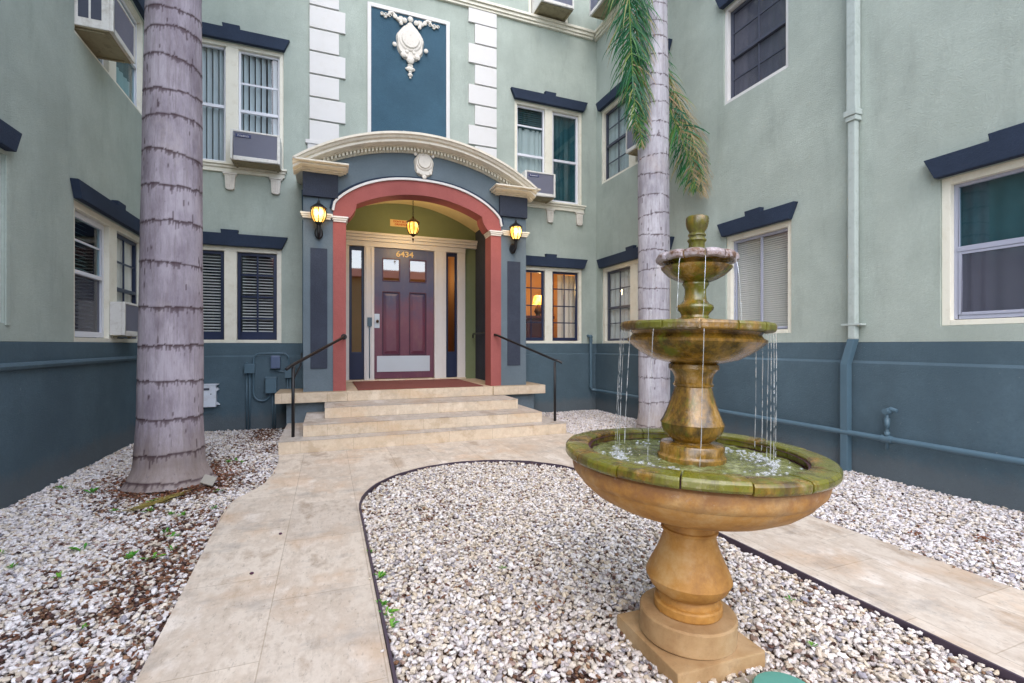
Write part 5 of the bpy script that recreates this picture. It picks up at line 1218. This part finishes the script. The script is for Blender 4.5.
MB().lathe([(.2, 7.2), (.26, 7.45), (.2, 7.8), (.06, 8.1)], 24, (tx, ty)).build('crownshaft', M['trunkR'], pr); MB().lathe([(.26, 8.9), (.30, 9.1), (.2, 9.5), (.06, 9.8)], 24, (PALM_L[0]+.06, PALM_L[1])).build('crownshaft', M['trunkL'], pl)

# ------------------------------------------------------------------ small things in the gravel
wr = random.Random(21)
def weed(x, y, s, label):
    mb = MB(); tone = []
    for k in range(wr.randint(6, 11)):
        a = wr.uniform(0, 6.28); e = wr.uniform(.25, .9); l = s*wr.uniform(.6, 1.1); c = Vector((x+wr.uniform(-1, 1)*s*.2, y+wr.uniform(-1, 1)*s*.2, .0))
        d = Vector((math.cos(a)*math.cos(e), math.sin(a)*math.cos(e), math.sin(e))); sd = Vector((-math.sin(a), math.cos(a), 0))
        tip = c+d*l; mid = c+d*l*.62; w = l*.34
        mb.add([c-sd*w*.1, c+sd*w*.1, mid+sd*w*.5, tip+Vector((0, 0, -l*.12)), mid-sd*w*.5], [(0, 1, 2, 3, 4)]); tv = wr.random(); tone += [tv]*5
    o = mb.build('weed', M['weed'], None, None, 0, ('tone', tone), recalc=False); tag(o, label, 'weed', 'weeds sprouting in the gravel')
    o.data.transform(Matrix.Translation((-x, -y, 0))); o.matrix_basis = Matrix.Translation((x, y, 0))
exec_w = [(-2.249, 5.50, .075, 'leafy weed in the gravel close to the left wall'), (-1.93, 5.25, .075, 'leafy weed between the left wall and the mauve palm'), (-1.45, 3.80, .085, 'largest green weed in the open gravel left of the path')]
for x, y, s, l in exec_w: weed(x, y, s, l)
for x, y, s in ((-1.02, 6.05, .05), (-.95, 6.1, .055), (-.88, 6.0, .04), (-1.3, 4.5, .05), (-1.12, 4.35, .055), (-1.03, 4.3, .045), (-1.05, 3.95, .06), (-.98, 3.85, .05), (-1.12, 3.55, .06), (-1.0, 3.5, .07), (-.92, 3.6, .04), (-1.9, 3.9, .045), (-1.72, 3.65, .04), (-1.35, 4.75, .05), (-1.55, 4.6, .04), (-1.4, 3.4, .04), (-1.05, 2.75, .035), (-.9, 4.9, .045), (-.84, 4.4, .04)):
    weed(x, y, s, 'small green sprout in the littered gravel left of the path')
for x, y, s in ((.27, 2.75, .05), (.26, 2.45, .05), (.27, 2.36, .06), (.28, 2.25, .05), (.25, 3.1, .035)): weed(x, y, s, 'small green sprout along the dark edging beside the path')
for x, y, s in ((.95, 2.6, .03), (1.95, 1.45, .03), (2.2, 1.75, .03), (.92, 1.45, .03)): weed(x, y, s, 'tiny green sprout in the gravel round the fountain')
sb = MB().box(-.055, .055, -.012, .012, -.045, .045).build('stone_block', m_plain('pale_block', lin(152, 146, 136), .8, .08, 20, bump=.4), None, Matrix.Translation((-1.02, 5.10, .052)) @ Matrix.Rotation(R(12), 4, 'Z') @ Matrix.Rotation(R(-40), 4, 'X') @ Matrix.Rotation(R(28), 4, 'Y'), .008)
tag(sb, 'pale square block tilted in the litter at the foot of the mauve palm', 'block')
# fallen frond piece
mb = MB(); rr = random.Random(4)
for k in range(60):
    t_ = rr.random(); p = Vector((-1.15-.20*t_+rr.gauss(0, .022), 4.94-.30*t_+rr.gauss(0, .022), .004+rr.uniform(0, .012))); a = rr.gauss(-2.25, .22); l = rr.uniform(.10, .26)
    d = Vector((math.cos(a), math.sin(a), rr.uniform(-.03, .06))); s_ = Vector((-d.y, d.x, 0))*.0055
    mb.add([p-s_*.5, p+s_*.5, p+d*l*.5+s_, p+d*l+Vector((0, 0, .004)), p+d*l*.5-s_], [(0, 1, 2, 3, 4)])
ff = mb.build('fallen_frond', M['twig'], None, None, 0, None, recalc=False); tag(ff, 'dry palm frond piece lying in the gravel by the mauve palm', 'fallen frond'); recenter(ff)
# bark litter round the palm foot
mb = MB(); rr = random.Random(14)
for k in range(900):
    a = rr.uniform(0, 6.28); d = .38+abs(rr.gauss(0, .16)); x = PALM_L[0]+d*math.cos(a); y = PALM_L[1]+d*math.sin(a)
    if x > -.82: continue
    l = rr.uniform(.008, .026); b = rr.uniform(0, 6.28); z = .004+rr.uniform(-.012, .008)
    c = Vector((x, y, z)); d1 = Vector((math.cos(b), math.sin(b), rr.uniform(-.4, .4)))*l; d2 = Vector((-math.sin(b), math.cos(b), rr.uniform(-.4, .4)))*l*.4
    mb.add([c-d1, c+d2, c+d1, c-d2], [(0, 1, 2, 3)])
k = 0
while k < 4600:
    x = rr.uniform(-2.35, -.74); y = rr.uniform(1.2, 8.2)
    if rr.random() > litter(x, y)+.05 or math.hypot(x-PALM_L[0], y-PALM_L[1]) < .33: k += .2; continue
    k += 1; l = rr.uniform(.006, .020); b = rr.uniform(0, 6.28); c = Vector((x, y, .006+rr.uniform(-.012, .006)))
    d1 = Vector((math.cos(b), math.sin(b), rr.uniform(-.4, .4)))*l; d2 = Vector((-math.sin(b), math.cos(b), rr.uniform(-.4, .4)))*l*.4
    mb.add([c-d1, c+d2, c+d1, c-d2], [(0, 1, 2, 3)])
for cx_, cy_, n_, s_ in ((3.76, 2.04, 30, .035), (4.10, 1.82, 50, .05), (3.95, 3.2, 14, .06), (4.3, 2.5, 10, .2), (.9, 2.2, 25, .3), (2.2, 2.6, 25, .3)):
    for k in range(n_):
        b = rr.uniform(0, 6.28); l = rr.uniform(.007, .02); c = Vector((cx_+rr.gauss(0, s_), cy_+rr.gauss(0, s_*.6), .012+rr.uniform(-.008, .006)))
        d1 = Vector((math.cos(b), math.sin(b), rr.uniform(-.4, .4)))*l; d2 = Vector((-math.sin(b), math.cos(b), rr.uniform(-.4, .4)))*l*.45
        mb.add([c-d1, c+d2, c+d1, c-d2], [(0, 1, 2, 3)])
tag(mb.build('leaf_litter', M['debris'], recalc=False), kind='stuff')
# bits of debris on the path: two small pebbles
for x, y, l in ((-.40, 3.05, 'dark pebble lying on the path nearer the gravel on the left'), (-.30, 3.62, 'dark pebble lying on the path further up')):
    o = MB().ball((0, 0, .006), .012, 10, (1, .8, .6)).build('pebble', M['doorglaze'], None, Matrix.Translation((x, y, 0))); tag(o, l, 'pebble')

# ------------------------------------------------------------------ across the street (seen in the door glass)
hs = empty('house', (3, -20, 0), 'tan house with red tile roof across the street, mirrored in the door glass', 'house')
MB().box(-7, 13, -26, -17, -.03, 6.2).build('wall', M['tan'], hs)
mb = MB(); mb.prismz([(0, 0), (1, 0), (1, 1)], 0, .01); mb = MB()
v = [(-7.6, -26.6, 6.2), (13.6, -26.6, 6.2), (13.6, -16.4, 6.2), (-7.6, -16.4, 6.2), (-4, -21.5, 7.55), (10, -21.5, 7.55)]
mb.add(v, [(0, 1, 5, 4), (1, 2, 5), (2, 3, 4, 5), (3, 0, 4), (3, 2, 1, 0)]); mb.build('roof', M['terracotta'], hs)
for x in (-4.5, -1, 3, 7, 10.5):
    for z in (1, 4): MB().box(x-.6, x+.6, -17.0, -16.93, z, z+1.4).build('window', M['screenframe'], hs)

# ------------------------------------------------------------------ sky, sun, camera
wd = bpy.data.worlds.new('World'); sc.world = wd; wd.use_nodes = True; nt = wd.node_tree; bg = nt.nodes['Background']
sky = nt.nodes.new('ShaderNodeTexSky'); sky.sky_type = 'NISHITA'; sky.sun_disc = False
SE, SR = R(50), R(200)
sky.sun_elevation = SE; sky.sun_rotation = SR; sky.air_density = 1.0; sky.dust_density = 1.5; sky.ozone_density = 1.0
nt.links.new(sky.outputs[0], bg.inputs[0]); bg.inputs[1].default_value = .15
sl = bpy.data.lights.new('sun', 'SUN'); sl.energy = 1.35; sl.angle = R(110); sl.color = (1, .975, .95)
so = bpy.data.objects.new('sun', sl); COL.objects.link(so)
sd = Vector((math.sin(SR)*math.cos(SE), math.cos(SR)*math.cos(SE), math.sin(SE)))
so.rotation_euler = sd.to_track_quat('Z', 'Y').to_euler(); so.location = (0, -5, 15)
cam = bpy.data.cameras.new('camera'); co = bpy.data.objects.new('camera', cam); COL.objects.link(co)
co.location = (0, 0, 1.3); co.rotation_euler = (PI/2, 0, R(-21.2)); cam.sensor_width = 36; cam.lens = 476/1024*36; cam.shift_y = .0034
cam.clip_start = .05; cam.clip_end = 400; sc.camera = co
sc.view_settings.view_transform = 'Standard'; sc.view_settings.look = 'None'; sc.view_settings.gamma = 1; sc.view_settings.exposure = 1.46
sc.cycles.max_bounces = 8; sc.cycles.transparent_max_bounces = 24
sc.cycles.use_denoising = True
